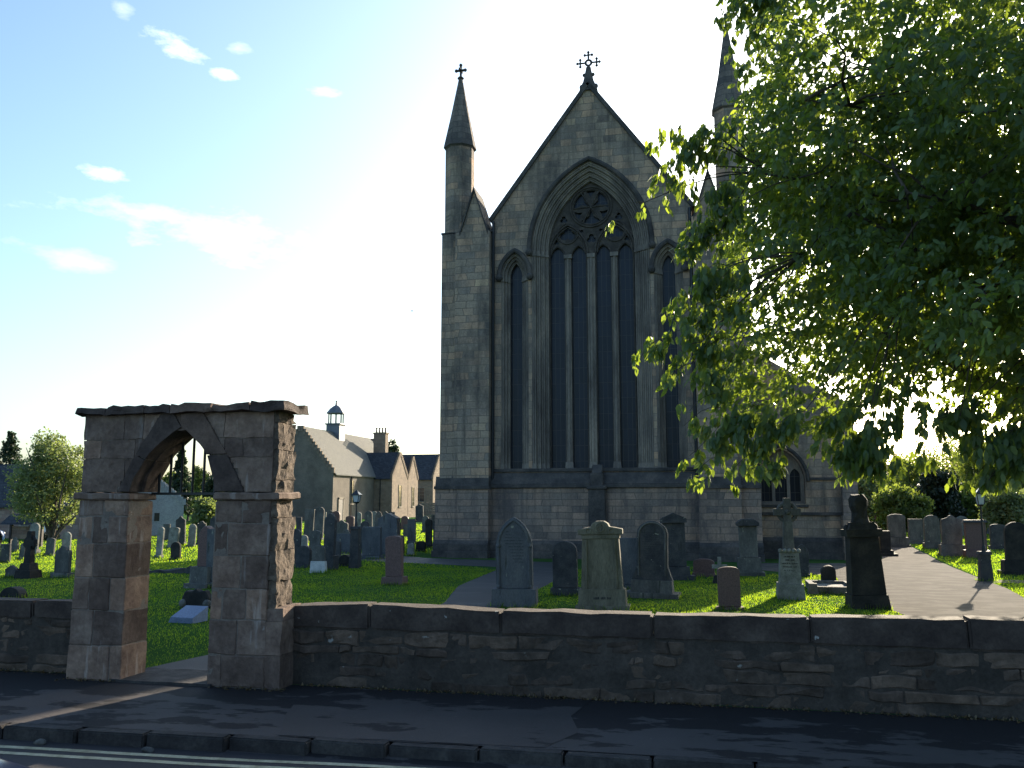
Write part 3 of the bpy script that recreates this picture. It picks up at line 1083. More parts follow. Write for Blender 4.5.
for s in (-1, 1):
    lw = child_empty('lancet_window', ch)
    orders(lw, s * 3.06, [.56, .45, .35, .25], .53, 11.2, .64, .13, 2, .032)
    bm = BM(); plate(bm, arch(s * 3.06, .29, .53, SILL, 11.2, 10), (), .5, .53); obj('glass', bm, M['church_glass'], lw)


def turret(parent, x, y, top=16.95, tip=20.2):
    t = child_empty('turret', parent)
    bm = BM(); lathe(bm, [(.62, 12.6), (.62, top)], 8, (x, y), PI / 8); obj('shaft', bm, M['ashlar'], t)
    bm = BM(); lathe(bm, [(.62, top - .02), (.71, top + .06), (.69, top + .16), (.40, top + 1.55), (.08, tip)], 8, (x, y), PI / 8)
    obj('spire', bm, M['spire'], t)
    bm = BM()
    tube(bm, [(x, y, tip - .1), (x, y, tip + .6)], .05, 6)
    lathe(bm, [(.10, tip - .06), (.15, tip), (.07, tip + .08)], 8, (x, y))
    for z, w in ((tip + .36, .20),):
        box(bm, x - w, x + w, y - .04, y + .04, z - .04, z + .04)
        box(bm, x - .04, x + .04, y - w, y + w, z - .04, z + .04)
    for dx, dz in ((-.2, .36), (.2, .36), (0, .6)):
        ball(bm, (x + dx, y, tip + dz), .075)
    obj('cross', bm, M['dark_stone'], t)
    return t


def buttress(s):
    """corner buttress with gablet; s = side"""
    def X(a, b): return (min(s * a, s * b), max(s * a, s * b))
    b = child_empty('corner_buttress', ch)
    bm = BM()
    x0, x1 = X(4.0, 5.42)
    box(bm, x0, x1, -.52, 1.3, 2.7, 13.0)
    x0, x1 = X(5.42, 6.06)
    box(bm, x0, x1, -.30, 1.5, 2.7, 13.05)
    # gablet
    a0, a1 = X(4.12, 5.2)
    plate(bm, [(a0, 13.0), (a1, 13.0), ((a0 + a1) / 2, 14.72)], (), -.46, .95)
    obj('upper_masonry', bm, M['ashlar'], b)
    bm = BM()
    x0, x1 = X(3.98, 5.5)
    box(bm, x0, x1, -.62, 1.5, .66, 2.62)
    x0, x1 = X(5.5, 6.2)
    box(bm, x0, x1, -.40, 1.7, .66, 2.62)
    obj('lower_masonry', bm, M['ashlar_low'], b)
    bm = BM()
    x0, x1 = X(3.96, 5.52); plinth(bm, x0, x1, -.62)
    x0, x1 = X(5.50, 6.22); plinth(bm, x0, x1, -.40)
    bmesh.ops.bevel(bm, geom=bm.edges[:], offset=.012, segments=1, affect='EDGES')
    obj('plinth', bm, M['dark_stone'], b)
    bm = BM()
    for (a, c, y) in ((3.98, 5.5, -.62), (5.5, 6.2, -.40)):
        x0, x1 = X(a, c)
        box(bm, x0 - .03, x1 + .03, y - .07, 1.2, 2.62, 2.74)
        vs = box(bm, x0, x1, y, 1.2, 2.74, 3.12)
        for v in vs[4:]:
            if v.co.y < 0: v.co.y += .12
    obj('weathering', bm, M['dark_stone'], b)
    bm = BM()
    m_ = (a0 + a1) / 2
    for e_ in (a0 - .05, a1 + .05):
        loops = []
        for t in np.linspace(0, 1, 6):
            cx_, cz_ = m_ + (e_ - m_) * t, 14.86 + (12.98 - 14.86) * t
            loops.append([(cx_, -.56, cz_ - .12), (cx_, -.56, cz_ + .04), (cx_, 1.0, cz_ + .04), (cx_, 1.0, cz_ - .12)])
        loft(bm, loops)
    x0, x1 = X(3.96, 6.1)
    box(bm, x0, x1, -.3, 1.5, 13.02, 13.1)
    obj('gablet_coping', bm, M['dark_stone'], b)
    turret(ch, s * 5.56, .55, *((16.95, 20.2) if s < 0 else (17.5, 21.1)))


buttress(-1)
buttress(1)
# downpipe / dark return between buttress and nave
for s in (-1, 1):
    bm = BM(); tube(bm, [(s * 3.93, -.12, 2.8), (s * 3.93, -.12, 13.5)], .06, 6)
    obj('downpipe', bm, M['iron'], ch)
# nave body, roof, aisles
bm = BM()
box(bm, -4.0, 4.0, .9, 24, -.02, 13.4)
obj('nave_walls', bm, M['ashlar'], ch)
bm = BM()
plate(bm, [(-4.25, 13.35), (4.25, 13.35), (0, 18.95)], (), .9, 24.1)
obj('nave_roof', bm, M['slate'], ch)
bm = BM()
box(bm, -5.7, -4.0, 1.4, 23, -.02, 7.4)
obj('side_aisle', bm, M['ashlar'], ch)
bm = BM()
plate(bm, [(-5.95, 7.3), (-3.9, 7.3), (-3.9, 9.2)], (), 1.45, 23.1)
obj('aisle_roof', bm, M['slate'], ch)
# right aisle with a triple light in its end wall
AX0, AX1, AY = 4.0, 9.72, 1.45
ai = child_empty('north_aisle', ch)
WC = 7.08
bm = BM()
plate(bm, [(AX0, -.02), (AX1, -.02), (AX1, 5.8), (AX0, 9.4)], [arch(WC, .86, .5, 2.05, 2.9, 10)], AY, AY + .6)
obj('end_wall', bm, M['ashlar'], ai)
bm = BM()
plate(bm, arch(WC, .9, .5, 2.03, 2.9, 10), [arch(WC - .53, .19, .15, 2.15, 3.1, 6), arch(WC, .22, .17, 2.15, 3.35, 6), arch(WC + .53, .19, .15, 2.15, 3.1, 6)], AY + .32, AY + .45)
obj('triple_light', bm, M['moulding'], ai)
bm = BM(); plate(bm, arch(WC, .9, .5, 2.03, 2.9, 10), (), AY + .42, AY + .44); obj('glass', bm, M['church_glass'], ai)
bm = BM()
pth = arch(WC, .98, .5, 2.9, 2.9, 14); tube(bm, [(x, AY - .03, z) for x, z in pth], .07, 6)
box(bm, 6.0, AX1 + .08, AY - .10, AY + .2, 1.62, 1.74)
box(bm, WC + 1.05, AX1 + .06, AY - .08, AY + .2, 2.95, 3.05)
box(bm, WC - .95, WC + .95, AY - .06, AY + .2, 1.92, 2.03)
plinth(bm, 6.0, AX1, AY + .02, .8)
bmesh.ops.bevel(bm, geom=bm.edges[:], offset=.01, segments=1, affect='EDGES')
obj('trim', bm, M['dark_stone'], ai)
bm = BM()
box(bm, AX1 - .55, AX1 + .12, AY - .55, AY + .3, -.02, 1.62)
vs = box(bm, AX1 - .5, AX1 + .06, AY - .42, AY + .3, 1.62, 5.2); vs[4].co.y += .4; vs[5].co.y += .4
obj('end_buttress', bm, M['ashlar_low'], ai)
bm = BM(); box(bm, AX0 + .01, AX1 - .01, AY + .6, 22, -.02, 5.6); obj('side_walls', bm, M['ashlar'], ai)
bm = BM(); plate(bm, [(AX0, 5.6), (AX1 + .25, 5.5), (AX1 + .25, 5.75), (AX0, 9.35)], (), AY + .6, 22.1); obj('roof', bm, M['slate'], ai)
# gable cross with budded arms
gc = child_empty('gable_cross', ch)
bm = BM()
lathe(bm, [(.42, 18.8), (.38, 19.0), (.24, 19.3), (.18, 19.55), (.10, 19.95)], 8, (0, .3), PI / 8)
for s in (-1, 1):
    ball(bm, (s * .18, .3, 19.62), .08); ball(bm, (s * .30, .3, 19.1), .09, 1.3)
obj('pedestal', bm, M['dark_stone'], gc)
bm = BM()
q = circ(0, 20.15, .12, 12)
tube(bm, [(x, .3, z) for x, z in q + [q[0]]], .05, 6)
tube(bm, [(0, .3, 19.8), (0, .3, 20.05)], .06, 6)
for a in (0, 90, 180):
    ca, sa = math.cos(R(a)), math.sin(R(a))
    tube(bm, [(.12 * ca, .3, 20.15 + .12 * sa), (.42 * ca, .3, 20.15 + .42 * sa)], .04, 6)
    tube(bm, [(.34 * ca - .13 * sa, .3, 20.15 + .34 * sa + .13 * ca), (.34 * ca + .13 * sa, .3, 20.15 + .34 * sa - .13 * ca)], .035, 6)
    for (dx, dz) in ((.46, 0), (.34, .15), (.34, -.15)):
        ball(bm, (dx * ca - dz * sa, .3, 20.15 + dx * sa + dz * ca), .06)
obj('cross', bm, M['dark_stone'], gc)

# ------------------------------------------------------------------ houses
def window(parent, x, z, w, h, y, face='Y', frame=True, sash=True, sill=M['harl']):
    """window in a wall whose outer plane is y (facing -Y) or x (facing +X)"""
    def P(a, d, c):      # along, outwards, up
        return (a, y - d, c) if face == 'Y' else (y + d, a, c)
    def pbox(bm, a0, a1, d0, d1, z0, z1):
        p, q = P(a0, d0, z0), P(a1, d1, z1)
        box(bm, min(p[0], q[0]), max(p[0], q[0]), min(p[1], q[1]), max(p[1], q[1]), z0, z1)
    bm = BM(); pbox(bm, x - w / 2, x + w / 2, .005, .02, z, z + h); wo = obj('window', bm, M['glass'], parent)
    bm = BM(); t = .07
    pbox(bm, x - w / 2 - t, x - w / 2, .0, .06, z - t, z + h + t); pbox(bm, x + w / 2, x + w / 2 + t, .0, .06, z - t, z + h + t)
    pbox(bm, x - w / 2, x + w / 2, .0, .06, z + h, z + h + t); pbox(bm, x - w / 2 - .1, x + w / 2 + .1, .0, .12, z - t - .05, z)
    pbox(bm, x - .02, x + .02, .02, .04, z, z + h)
    for k in (1, 2, 3): pbox(bm, x - w / 2, x + w / 2, .02, .04, z + h * k / 4 - .015, z + h * k / 4 + .015)
    obj('frame', bm, M['trim_stone'], wo)


def house(name, loc, label, wx, ly, eave, ridge, wall, roof, axis='Y', over=.25, skew=True, group=None):
    """gabled house; local origin at its near left corner; ridge along axis"""
    t = thing(name, loc, label, 'building', group)
    bm = BM()
    if axis == 'Y':
        plate(bm, [(0, -.02), (wx, -.02), (wx, eave), (wx / 2, ridge), (0, eave)], (), 0, ly)
    else:
        plate(bm, [(0, -.02), (ly, -.02), (ly, eave), (ly / 2, ridge), (0, eave)], (), 0, wx)
        for v in bm.verts: v.co = Vector((v.co.y, v.co.x, v.co.z))
    obj('wall', bm, wall, t)
    bm = BM()
    th = .14
    run = (wx if axis == 'Y' else ly) / 2
    ln = ly if axis == 'Y' else wx
    sl = (ridge - eave) / run
    prof = [(-over, eave - over * sl + .03), (run, ridge + .03), (2 * run + over, eave - over * sl + .03), (2 * run + over, eave - over * sl + th), (run, ridge + th + .05), (-over, eave - over * sl + th)]
    plate(bm, prof, (), .18, ln - .18)
    if axis != 'Y':
        for v in bm.verts: v.co = Vector((v.co.y, v.co.x, v.co.z))
    r = obj('roof', bm, roof, t)
    # skews (raised gable copings)
    for (e0, e1) in ((-.06, .2), (ln - .2, ln + .06)):
        bm = BM()
        nst = 14
        for side in (0, 1):
            for k in range(nst):
                f0, f1 = k / nst, (k + 1) / nst
                xa, xb = run * f0 - .1, run * f1 - .02
                za = eave + (ridge - eave) * f0
                if side: xa, xb = 2 * run - xb, 2 * run - xa
                box(bm, xa, xb, e0, e1, za - .05, za + (ridge - eave) / nst + .2)
        if axis != 'Y':
            for v in bm.verts: v.co = Vector((v.co.y, v.co.x, v.co.z))
        obj('gable_skew', bm, M['house_stone'] if wall != M['pale_render'] else wall, t)
    return t


def chimney(parent, x, y, z0, z1, w=.9, d=.6, pots=3, mat=None):
    bm = BM(); box(bm, x - w / 2, x + w / 2, y - d / 2, y + d / 2, z0, z1)
    box(bm, x - w / 2 - .08, x + w / 2 + .08, y - d / 2 - .08, y + d / 2 + .08, z1 - .18, z1)
    c = obj('chimney', bm, mat or M['house_stone'], parent)
    for k in range(pots):
        px = x - w / 2 + w * (k + .5) / pots
        bm = BM(); lathe(bm, [(.12, z1), (.10, z1 + .5), (.14, z1 + .55), (.13, z1 + .65)], 8, (px, y)); obj('chimney_pot', bm, M['pot'], c)


# hall with the cupola
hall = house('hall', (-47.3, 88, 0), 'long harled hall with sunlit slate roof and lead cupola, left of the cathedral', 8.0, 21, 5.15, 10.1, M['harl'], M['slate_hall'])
for (yy, z, w, h) in ((14.4 - 1.2, 1.8, .9, 2.6),):
    window(hall, yy - 8, z, w, h, 8.0, 'X')
bm = BM(); box(bm, 8.0, 8.06, 1.6, 2.7, 0, 2.3); dr_ = obj('door', bm, M['dark_wood'], hall)
bm = BM(); box(bm, 8.0, 8.1, 1.42, 1.6, 0, 2.45); box(bm, 8.0, 8.1, 2.7, 2.88, 0, 2.45); box(bm, 8.0, 8.1, 1.42, 2.88, 2.3, 2.5); obj('door_surround', bm, M['trim_stone'], dr_)
bm = BM(); tube(bm, [(8.08, 4.9, 0), (8.08, 4.9, 5.0)], .07, 6); obj('downpipe', bm, M['iron'], hall)
# cupola
cu = child_empty('cupola', hall)
cx_, cy_ = 4.0, 9.3
bm = BM(); box(bm, cx_ - .85, cx_ + .85, cy_ - .85, cy_ + .85, 9.2, 11.2); box(bm, cx_ - 1.0, cx_ + 1.0, cy_ - 1.0, cy_ + 1.0, 11.15, 11.3); obj('base', bm, M['lead'], cu)
bm = BM()
for k in range(8):
    a = PI / 8 + k * PI / 4
    tube(bm, [(cx_ + .85 * math.cos(a), cy_ + .85 * math.sin(a), 11.3), (cx_ + .85 * math.cos(a), cy_ + .85 * math.sin(a), 12.5)], .09, 6)
obj('posts', bm, M['lead'], cu)
bm = BM(); lathe(bm, [(1.15, 12.5), (1.15, 12.62), (1.0, 12.8), (.72, 13.15), (.4, 13.4), (.14, 13.55), (.1, 13.9), (.16, 13.98), (.03, 14.1), (.03, 15.2)], 8, (cx_, cy_), PI / 8); obj('dome', bm, M['lead'], cu)
# cross wings
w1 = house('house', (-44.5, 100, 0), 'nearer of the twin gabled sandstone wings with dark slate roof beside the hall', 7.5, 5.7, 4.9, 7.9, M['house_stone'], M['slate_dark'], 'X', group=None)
window(w1, 2.85, 1.4, .9, 2.6, 7.5, 'X')
bm = BM(); tube(bm, [(6.0, -.08, 0), (6.0, -.08, 4.8)], .06, 6); obj('downpipe', bm, M['iron'], w1)
chimney(w1, 4.3, 4.3, 6.0, 10.7, 1.6, 1.0, 4)
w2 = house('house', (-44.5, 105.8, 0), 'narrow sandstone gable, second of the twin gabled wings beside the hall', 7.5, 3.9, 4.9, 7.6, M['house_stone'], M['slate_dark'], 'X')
window(w2, 1.95, 1.4, .8, 2.4, 7.5, 'X')
w3 = house('house', (-46.5, 125, 0), 'far sandstone house with dark slate roof just left of the cathedral corner', 6.7, 6.6, 5.4, 9.0, M['house_stone'], M['slate_dark'], 'X')
window(w3, 3.6, 1.6, 1.1, 2.8, 6.7, 'X'); window(w3, 4.6, 2.0, 1.6, 2.0, 0, 'Y')
bm = BM(); stones_bm(bm, -2.0, 2.0, 0, 1.9, 0, .35, .2, .3, .3, .7, 4, .02, .01); obj_ = obj('garden_wall', bm, M['house_stone']); obj_.location = (-30.0, 96, 0)
tag(obj_, 'short pale stone garden wall in front of the far houses', 'wall')

# cottage far left, partly behind the bushy tree
p = G(0, 536); base = Vector((p.x, p.y, 0))
cot = house('cottage', (-46, 43.5, 0), 'low pink stone cottage with dark slate roof at the far left edge', 11.5, 5.0, 1.95, 4.2, M['pink_stone'], M['slate_dark'], 'X')
for x in (5.4, 7.55, 9.6):
    window(cot, x, .75, .5, .62, 0, 'Y')
bm = BM(); box(bm, 8.4, 9.0, -.04, 0, 0, 1.5); obj('door', bm, M['white_paint'], cot)
chimney(cot, 1.2, 2.5, 3.6, 5.0, .8, .6, 2, M['harl']); chimney(cot, 6.6, 2.5, 3.6, 4.7, .9, .6, 3, M['harl'])
# pale gable seen through the gateway
pg = house('outbuilding', (-35.9, 47.2, 0), 'pale rendered gabled building seen through the gateway arch', 4.4, 5, 1.95, 3.75, M['pale_render'], M['slate_dark'])
pg.rotation_euler = (0, 0, R(33))
bm = BM(); box(bm, 2.7, 3.0, -.03, 0, .9, 1.4); obj('window', bm, M['glass'], pg)
# roofed notice board
nb = thing('notice_shelter', (-31.7, 36.0, 0), 'small pitched roof shelter over a notice board on the far left lawn', 'shelter')
bm = BM()
vs = box(bm, -1.05, 1.05, -.55, .55, 1.05, 1.52, .12, .53); obj('roof', bm, M['slate_dark'], nb)
for s in (-1, 1):
    bm = BM(); box(bm, s * .85 - .06, s * .85 + .06, -.06, .06, 0, 1.07); obj('post', bm, M['dark_wood'], nb)
bm = BM(); box(bm, -.79, .79, -.03, .03, .35, .95); obj('board', bm, M['pink_stone'], nb)

# ------------------------------------------------------------------ gravestones
def base_px(u, v):
    p = G(u, v)
    return p.x, p.y, (p - C0).dot(FW)


def outline(style, w, h):
    a = w / 2
    if style == 'round':
        n = 10
        return [(-a, 0), *[(-a * math.cos(PI * i / n), h - a * .85 + a * .85 * math.sin(PI * i / n)) for i in range(n + 1)], (a, 0)]
    if style == 'segment':
        n = 8
        return [(-a, 0), *[(-a * math.cos(PI * i / n), h - a * .35 + a * .35 * math.sin(PI * i / n)) for i in range(n + 1)], (a, 0)]
    if style == 'gothic':
        return arch(0, a, a * .75, 0, h - math.sqrt((a * 1.75) ** 2 - (a * .75) ** 2), 8)
    if style == 'shoulder':
        r = a * .62; n = 8
        zs = h - r
        return [(-a, 0), (-a, zs - .02), (-a * .86, zs + .05), (-a * .72, zs - .0), *[(-r * math.cos(PI * i / n), zs + r * math.sin(PI * i / n)) for i in range(n + 1)], (a * .72, zs), (a * .86, zs + .05), (a, zs - .02), (a, 0)]
    if style == 'ogee':
        return [(-a, 0), (-a, h * .80), (-a * .92, h * .86), (-a * .62, h * .885), (-a * .42, h * .91), (-a * .22, h * .965), (0, h), (a * .22, h * .965), (a * .42, h * .91), (a * .62, h * .885), (a * .92, h * .86), (a, h * .80), (a, 0)]
    if style == 'pediment':
        return [(-a, 0), (-a, h - a * .55), (0, h), (a, h - a * .55), (a, 0)]
    if style == 'slant':
        return [(-a, 0), (-a, h * .93), (a * .4, h), (a, h * .95), (a, 0)]
    return [(-a, 0), (-a, h), (a, h), (a, 0)]


def chip(bm, off=.012, amp=.008, seed=0):
    bmesh.ops.bevel(bm, geom=[e for e in bm.edges if e.calc_face_angle(0) > .5], offset=off, segments=1, affect='EDGES')
    roughen(bm, amp, 5, seed)


def inscription(t, w, z0, z1, y, rows, seed, big=None, mat=None):
    rs = random.Random(seed)
    bm = BM()
    for k in range(rows):
        z = z1 - (z1 - z0) * (k + .5) / rows
        hh = (z1 - z0) / rows * .38
        ln = w * rs.uniform(.55, .95)
        x = -ln / 2
        while x < ln / 2:
            c = rs.uniform(.5, 1.1) * hh * .8
            box(bm, x, x + c * .6, y - .002, y + .01, z - hh / 2, z + hh / 2 * rs.uniform(.4, 1))
            x += c * (1.0 if rs.random() > .2 else 2.0)
    obj('inscription', bm, mat or M['inscription'], t)


TUFTS = []


def grave(u, vb, vt, wpx, style, col, label, base=(1.0, 1.15), tilt=0.0, lean=0.0, rz=0.0, thick=None, inscr=0, group=None, step=None, basecol=None, dx=0.0):
    """headstone: base (share of height, width factor); tilt in degrees across, lean back"""
    x, y, dep = base_px(u, vb)
    w = wpx * dep / F_PX
    h = AtY(u, vt, y).z
    th = thick or min(.22, max(.10, w * .24))
    t = thing('gravestone', (x, y + th, 0), label, 'gravestone', group, R(rz))
    if y < 45: TUFTS.append((x, y + th, w * (step or base[1]) / 2, th * 1.4))
    seed = u * .37 + vb
    jr = random.Random(int(u * 10 + vb))
    t.rotation_euler = (R(-lean + jr.uniform(-2.5, 2.5)), R(tilt + jr.uniform(-1.6, 1.6)), R(rz + jr.uniform(-6, 6)))
    bh = h * base[0] if base[0] < .9 else (min(.22, h * .16))
    bf = base[1]
    zb = 0.0
    if step:
        bm = BM(); box(bm, -w * step / 2, w * step / 2, -th * 1.7, th * 1.7, -.05, .11); chip(bm, .015, .01, seed); obj('step', bm, GC[basecol or col], t)
        zb = .11
    bm = BM(); box(bm, -w * bf / 2, w * bf / 2, -th * 1.15, th * 1.15, zb - .05, zb + bh, .015); chip(bm, .018, .012, seed + 1)
    obj('base', bm, GC[basecol or col], t)
    z0 = zb + bh
    bm = BM()
    pts = [(px, pz + z0) for px, pz in outline(style, w, h - z0)]
    plate(bm, pts, (), -th / 2, th / 2)
    chip(bm, .012, .010, seed + 2)
    obj('slab', bm, GC[col], t)
    if style in ('pediment_cap',):
        pass
    if inscr:
        inscription(t, w * .72, z0 + (h - z0) * .35, z0 + (h - z0) * .82, -th / 2, inscr, seed)
    return t, w, h, z0, th


gl = 'gravestones on the churchyard lawn'
# -- front row, behind the boundary wall
t, w, h, z0, th = grave(513, 607, 517, 37, 'gothic', 'blue', 'tall blue-grey pointed gravestone with many inscription lines, left of the buff one behind the wall', (.20, 1.24), 1.0, inscr=11, thick=.20)
bm = BM()
for s in (-1, 1):
    tube(bm, [(s * w * .42, -th * .5, z0 + .02), (s * w * .42, -th * .5, z0 + (h - z0) * .58)], .035, 8)
    ball(bm, (s * w * .42, -th * .5, z0 + (h - z0) * .6), .055); ball(bm, (s * w * .42, -th * .5, z0 + .04), .055)
pth = arch(0, w * .42, w * .36, 0, 0, 10)
zsp = z0 + (h - z0) * .60
tube(bm, [(x, -th * .5, z + zsp) for x, z in pth], .028, 6)
obj('shafts', bm, GC['blue'], t)
grave(565, 596, 541, 25, 'round', 'dark', 'short dark round-topped gravestone between the pointed and the buff ones', (.14, 1.2), -2.0)
# buff one with ornate head
x, y, dep = base_px(602, 610)
k_ = dep / F_PX
t = thing('gravestone', (x, y + .2, 0), 'tall buff lichen-stained gravestone with scrolled pediment, largest behind the middle of the wall', 'gravestone', None)
t.rotation_euler = (0, R(-1.2), R(2))
H = AtY(602, 521, y).z
bm = BM(); box(bm, -27 * k_, 27 * k_, -.24, .24, -.05, .08); chip(bm, .015, .008, 3); obj('step', bm, GC['buff'], t)
bm = BM(); box(bm, -24 * k_, 24 * k_, -.20, .20, .08, .40, .01); chip(bm, .02, .008, 4); obj('base', bm, GC['buff'], t)
bm = BM()
a = 19 * k_
vs = box(bm, -a - .04, a + .04, -.13, .13, .40, H - .36, .05, .0)
chip(bm, .015, .008, 5); obj('slab', bm, GC['buff'], t)
bm = BM()
box(bm, -a - .01, a + .01, -.15, .15, H - .37, H - .28)
plate(bm, [(-a - .07, H - .28), (-a - .07, H - .17), (-a * .7, H - .13), (-a * .5, H - .12), (-a * .42, H - .05), (-a * .22, H - .005), (0, H), (a * .22, H - .005), (a * .42, H - .05), (a * .5, H - .12), (a * .7, H - .13), (a + .07, H - .17), (a + .07, H - .28)], (), -.17, .17)
chip(bm, .012, .008, 6)
for s in (-1, 1):
    q = circ(s * a * .62, H - .20, .055, 10); tube(bm, [(xx, -.175, zz) for xx, zz in q + [q[0]]], .016, 5)
q = circ(0, H - .13, .09, 12); tube(bm, [(xx, -.175, zz) for xx, zz in q + [q[0]]], .02, 5)
for k in range(6):
    ball(bm, (.05 * math.cos(k * 1.05), -.17, H - .13 + .05 * math.sin(k * 1.05)), .022)
obj('pediment', bm, GC['buff'], t)
for s in (-1, 1):
    bm = BM(); tube(bm, [(s * a * .80, -.135, .42), (s * a * .76, -.135, H - .38)], .03, 6); obj('corner_roll', bm, GC['buff'], t)
inscription(t, a * 1.2, .17, .30, -.203, 1, 9)
# round-arched with shouldered foot
t, w, h, z0, th = grave(652, 598, 521, 31, 'round', 'dark', 'dark round-headed gravestone with moulded rim, stepped base and inscription, right of the buff one', (.16, 1.35), .6, inscr=12, thick=.2, step=1.75, basecol='grey')
bm = BM()
plate(bm, [(-w * .66, z0), (-w * .5, z0 + .30), (-w * .5, z0)], (), -th / 2, th / 2); plate(bm, [(w * .66, z0), (w * .5, z0), (w * .5, z0 + .30)], (), -th / 2, th / 2)
obj('shoulders', bm, GC['dark'], t)
bm = BM(); tube(bm, [(x * .86, -th / 2 - .01, z0 + .1 + z * .93) for x, z in outline('round', w, h - z0 - .05)], .022, 6); obj('rim', bm, GC['grey'], t)
grave(631, 590, 538, 21, 'flat', 'blue', 'plain square-topped blue-grey slab tucked behind the dark round-headed gravestone', (.10, 1.1))
t, w, h, z0, th = grave(676, 580, 517, 22, 'flat', 'dark', 'tall slim blue-black gravestone with low pediment, close to the cathedral wall', (.14, 1.3), step=1.7)
bm = BM(); plate(bm, [(-w * .6, h - .16), (-w * .6, h - .05), (0, h + .12), (w * .6, h - .05), (w * .6, h - .16)], (), -.16, .16); obj('pediment', bm, GC['dark'], t)
grave(704, 577, 559, 21, 'segment', 'red', 'low wide dark red granite stone below the cathedral wall', (.2, 1.1), thick=.18)
# small pale cross
x, y, dep = base_px(720, 583); k_ = dep / F_PX; hc = AtY(720, 557, y).z
t = thing('grave_cross', (x, y, 0), 'small pale stone cross just behind the small red granite headstone', 'cross')
bm = BM(); box(bm, -.05, .05, -.045, .045, .18, hc); box(bm, -.20, .20, -.045, .045, hc - .30, hc - .20); chip(bm, .01, .004, 1); obj('cross', bm, GC['lichen'], t)
bm = BM(); box(bm, -.20, .20, -.18, .18, -.03, .2, .05); chip(bm, .012, .006, 1); obj('base', bm, GC['black'], t)
grave(730, 610, 567, 22, 'segment', 'red', 'small plain red-brown granite headstone standing right behind the wall coping', (.06, 1.35), -.5, thick=.13, inscr=0)
t, w, h, z0, th = grave(750, 576, 521, 18, 'flat', 'grey', 'tall slim grey headstone with gabled cap, left of the celtic cross', (.26, 1.3), step=1.6)
bm = BM(); plate(bm, [(-w * .62, h - .14), (-w * .62, h - .04), (-w * .3, h + .06), (w * .3, h + .06), (w * .62, h - .04), (w * .62, h - .14)], (), -.16, .16); chip(bm); obj('cap', bm, GC['dark'], t)

# celtic cross
x, y, dep = base_px(791, 599); k_ = dep / F_PX
t = thing('celtic_cross', (x, y + .1, 0), 'tall ringed celtic cross on a pale tapered inscribed pedestal, beside the wide path', 'cross')
H = AtY(786, 498, y).z
bm = BM(); box(bm, -13.5 * k_, 13.5 * k_, -.3, .3, -.04, .34, .03); chip(bm, .02, .008, 1); obj('base', bm, GC['lichen'], t)
bm = BM(); box(bm, -10.5 * k_, 10.5 * k_, -.22, .22, .34, 1.06, .04); chip(bm, .02, .008, 2)
for k in range(5): ball(bm, (-.2 + .1 * k, -.2, 1.07), .05)
obj('pedestal', bm, GC['lichen'], t)
inscription(t, .34, .45, .98, -.20, 7, 3)
bm = BM()
hz = H - .32
box(bm, -.125, .125, -.10, .10, 1.06, hz - .2, .03, .01)
box(bm, -.085, .085, -.07, .07, hz - .2, H)
box(bm, -.30, .30, -.07, .07, hz - .08, hz + .08)
q = circ(0, hz, .2, 20); tube(bm, [(xx, 0, zz) for xx, zz in q + [q[0]]], .05, 6)
ball(bm, (0, -.08, hz), .06)
chip(bm, .006, .006, 3)
obj('cross', bm, GC['grey'], t)
grave(802, 577, 544, 14, 'gothic', 'dark', 'narrow dark pointed gravestone hidden half behind the celtic cross', (.1, 1.2), 4)
# kerb set plot with a small dark stone
x, y, dep = base_px(836, 594)
t = thing('grave_plot', (x, y, 0), 'low kerbed grave plot with rounded corner stones on the sunlit lawn', 'grave plot')
bm = BM(); k_ = dep / F_PX
ww = 22 * k_
for (a0, a1, b0, b1) in ((-ww, ww, -.1, .06), (-ww, ww, 1.5, 1.66), (-ww, -ww + .14, .06, 1.5), (ww - .14, ww, .06, 1.5)):
    box(bm, a0, a1, b0, b1, -.02, .17)
for s in (-1, 1):
    box(bm, s * ww - .12, s * ww + .12, -.16, .1, -.02, .24, .03)
chip(bm, .02, .014, 3); obj('kerb', bm, GC['grey'], t)
bm = BM(); box(bm, -ww + .1, ww - .1, .0, 1.55, -.02, .10); roughen(bm, .03, 3, 1, 6); obj('chippings', bm, GC['lichen'], t)
x2, y2, d2 = base_px(831, 588)
t = thing('gravestone', (x2, y2 + .4, .09), 'small black rounded boulder-like headstone inside the kerbed plot', 'gravestone')
bm = BM(); plate(bm, outline('round', .36, .44), (), -.1, .1); chip(bm, .02, .02, 3); obj('slab', bm, GC['black'], t)
bm = BM(); box(bm, -.22, .22, -.16, .16, -.03, .06); chip(bm, .01, .006, 3); obj('base', bm, GC['black'], t)

# large dark monument by the path
x, y, dep = base_px(870, 609); k_ = dep / F_PX
t = thing('grave_monument', (x, y + .25, 0), 'big soot-black pedestal monument carrying a broken draped column, leaning slightly', 'monument')
t.rotation_euler = (0, R(-2.0), R(4))
H = AtY(868, 495, y).z
bm = BM(); box(bm, -19 * k_, 19 * k_, -.33, .33, -.04, .28, .03); chip(bm, .03, .012, 1); obj('base', bm, GC['black'], t)
bm = BM(); box(bm, -16.5 * k_, 16.5 * k_, -.26, .26, .28, 1.45, .05); chip(bm, .03, .012, 2); obj('die', bm, GC['black'], t)
bm = BM(); box(bm, -17 * k_, 17 * k_, -.30, .30, 1.45, 1.60, -.01); box(bm, -14 * k_, 14 * k_, -.24, .24, 1.60, 1.74, .06); chip(bm, .03, .02, 3)
for s in (-1, 1): ball(bm, (s * .25, 0, 1.62), .10)
obj('cornice', bm, GC['black'], t)
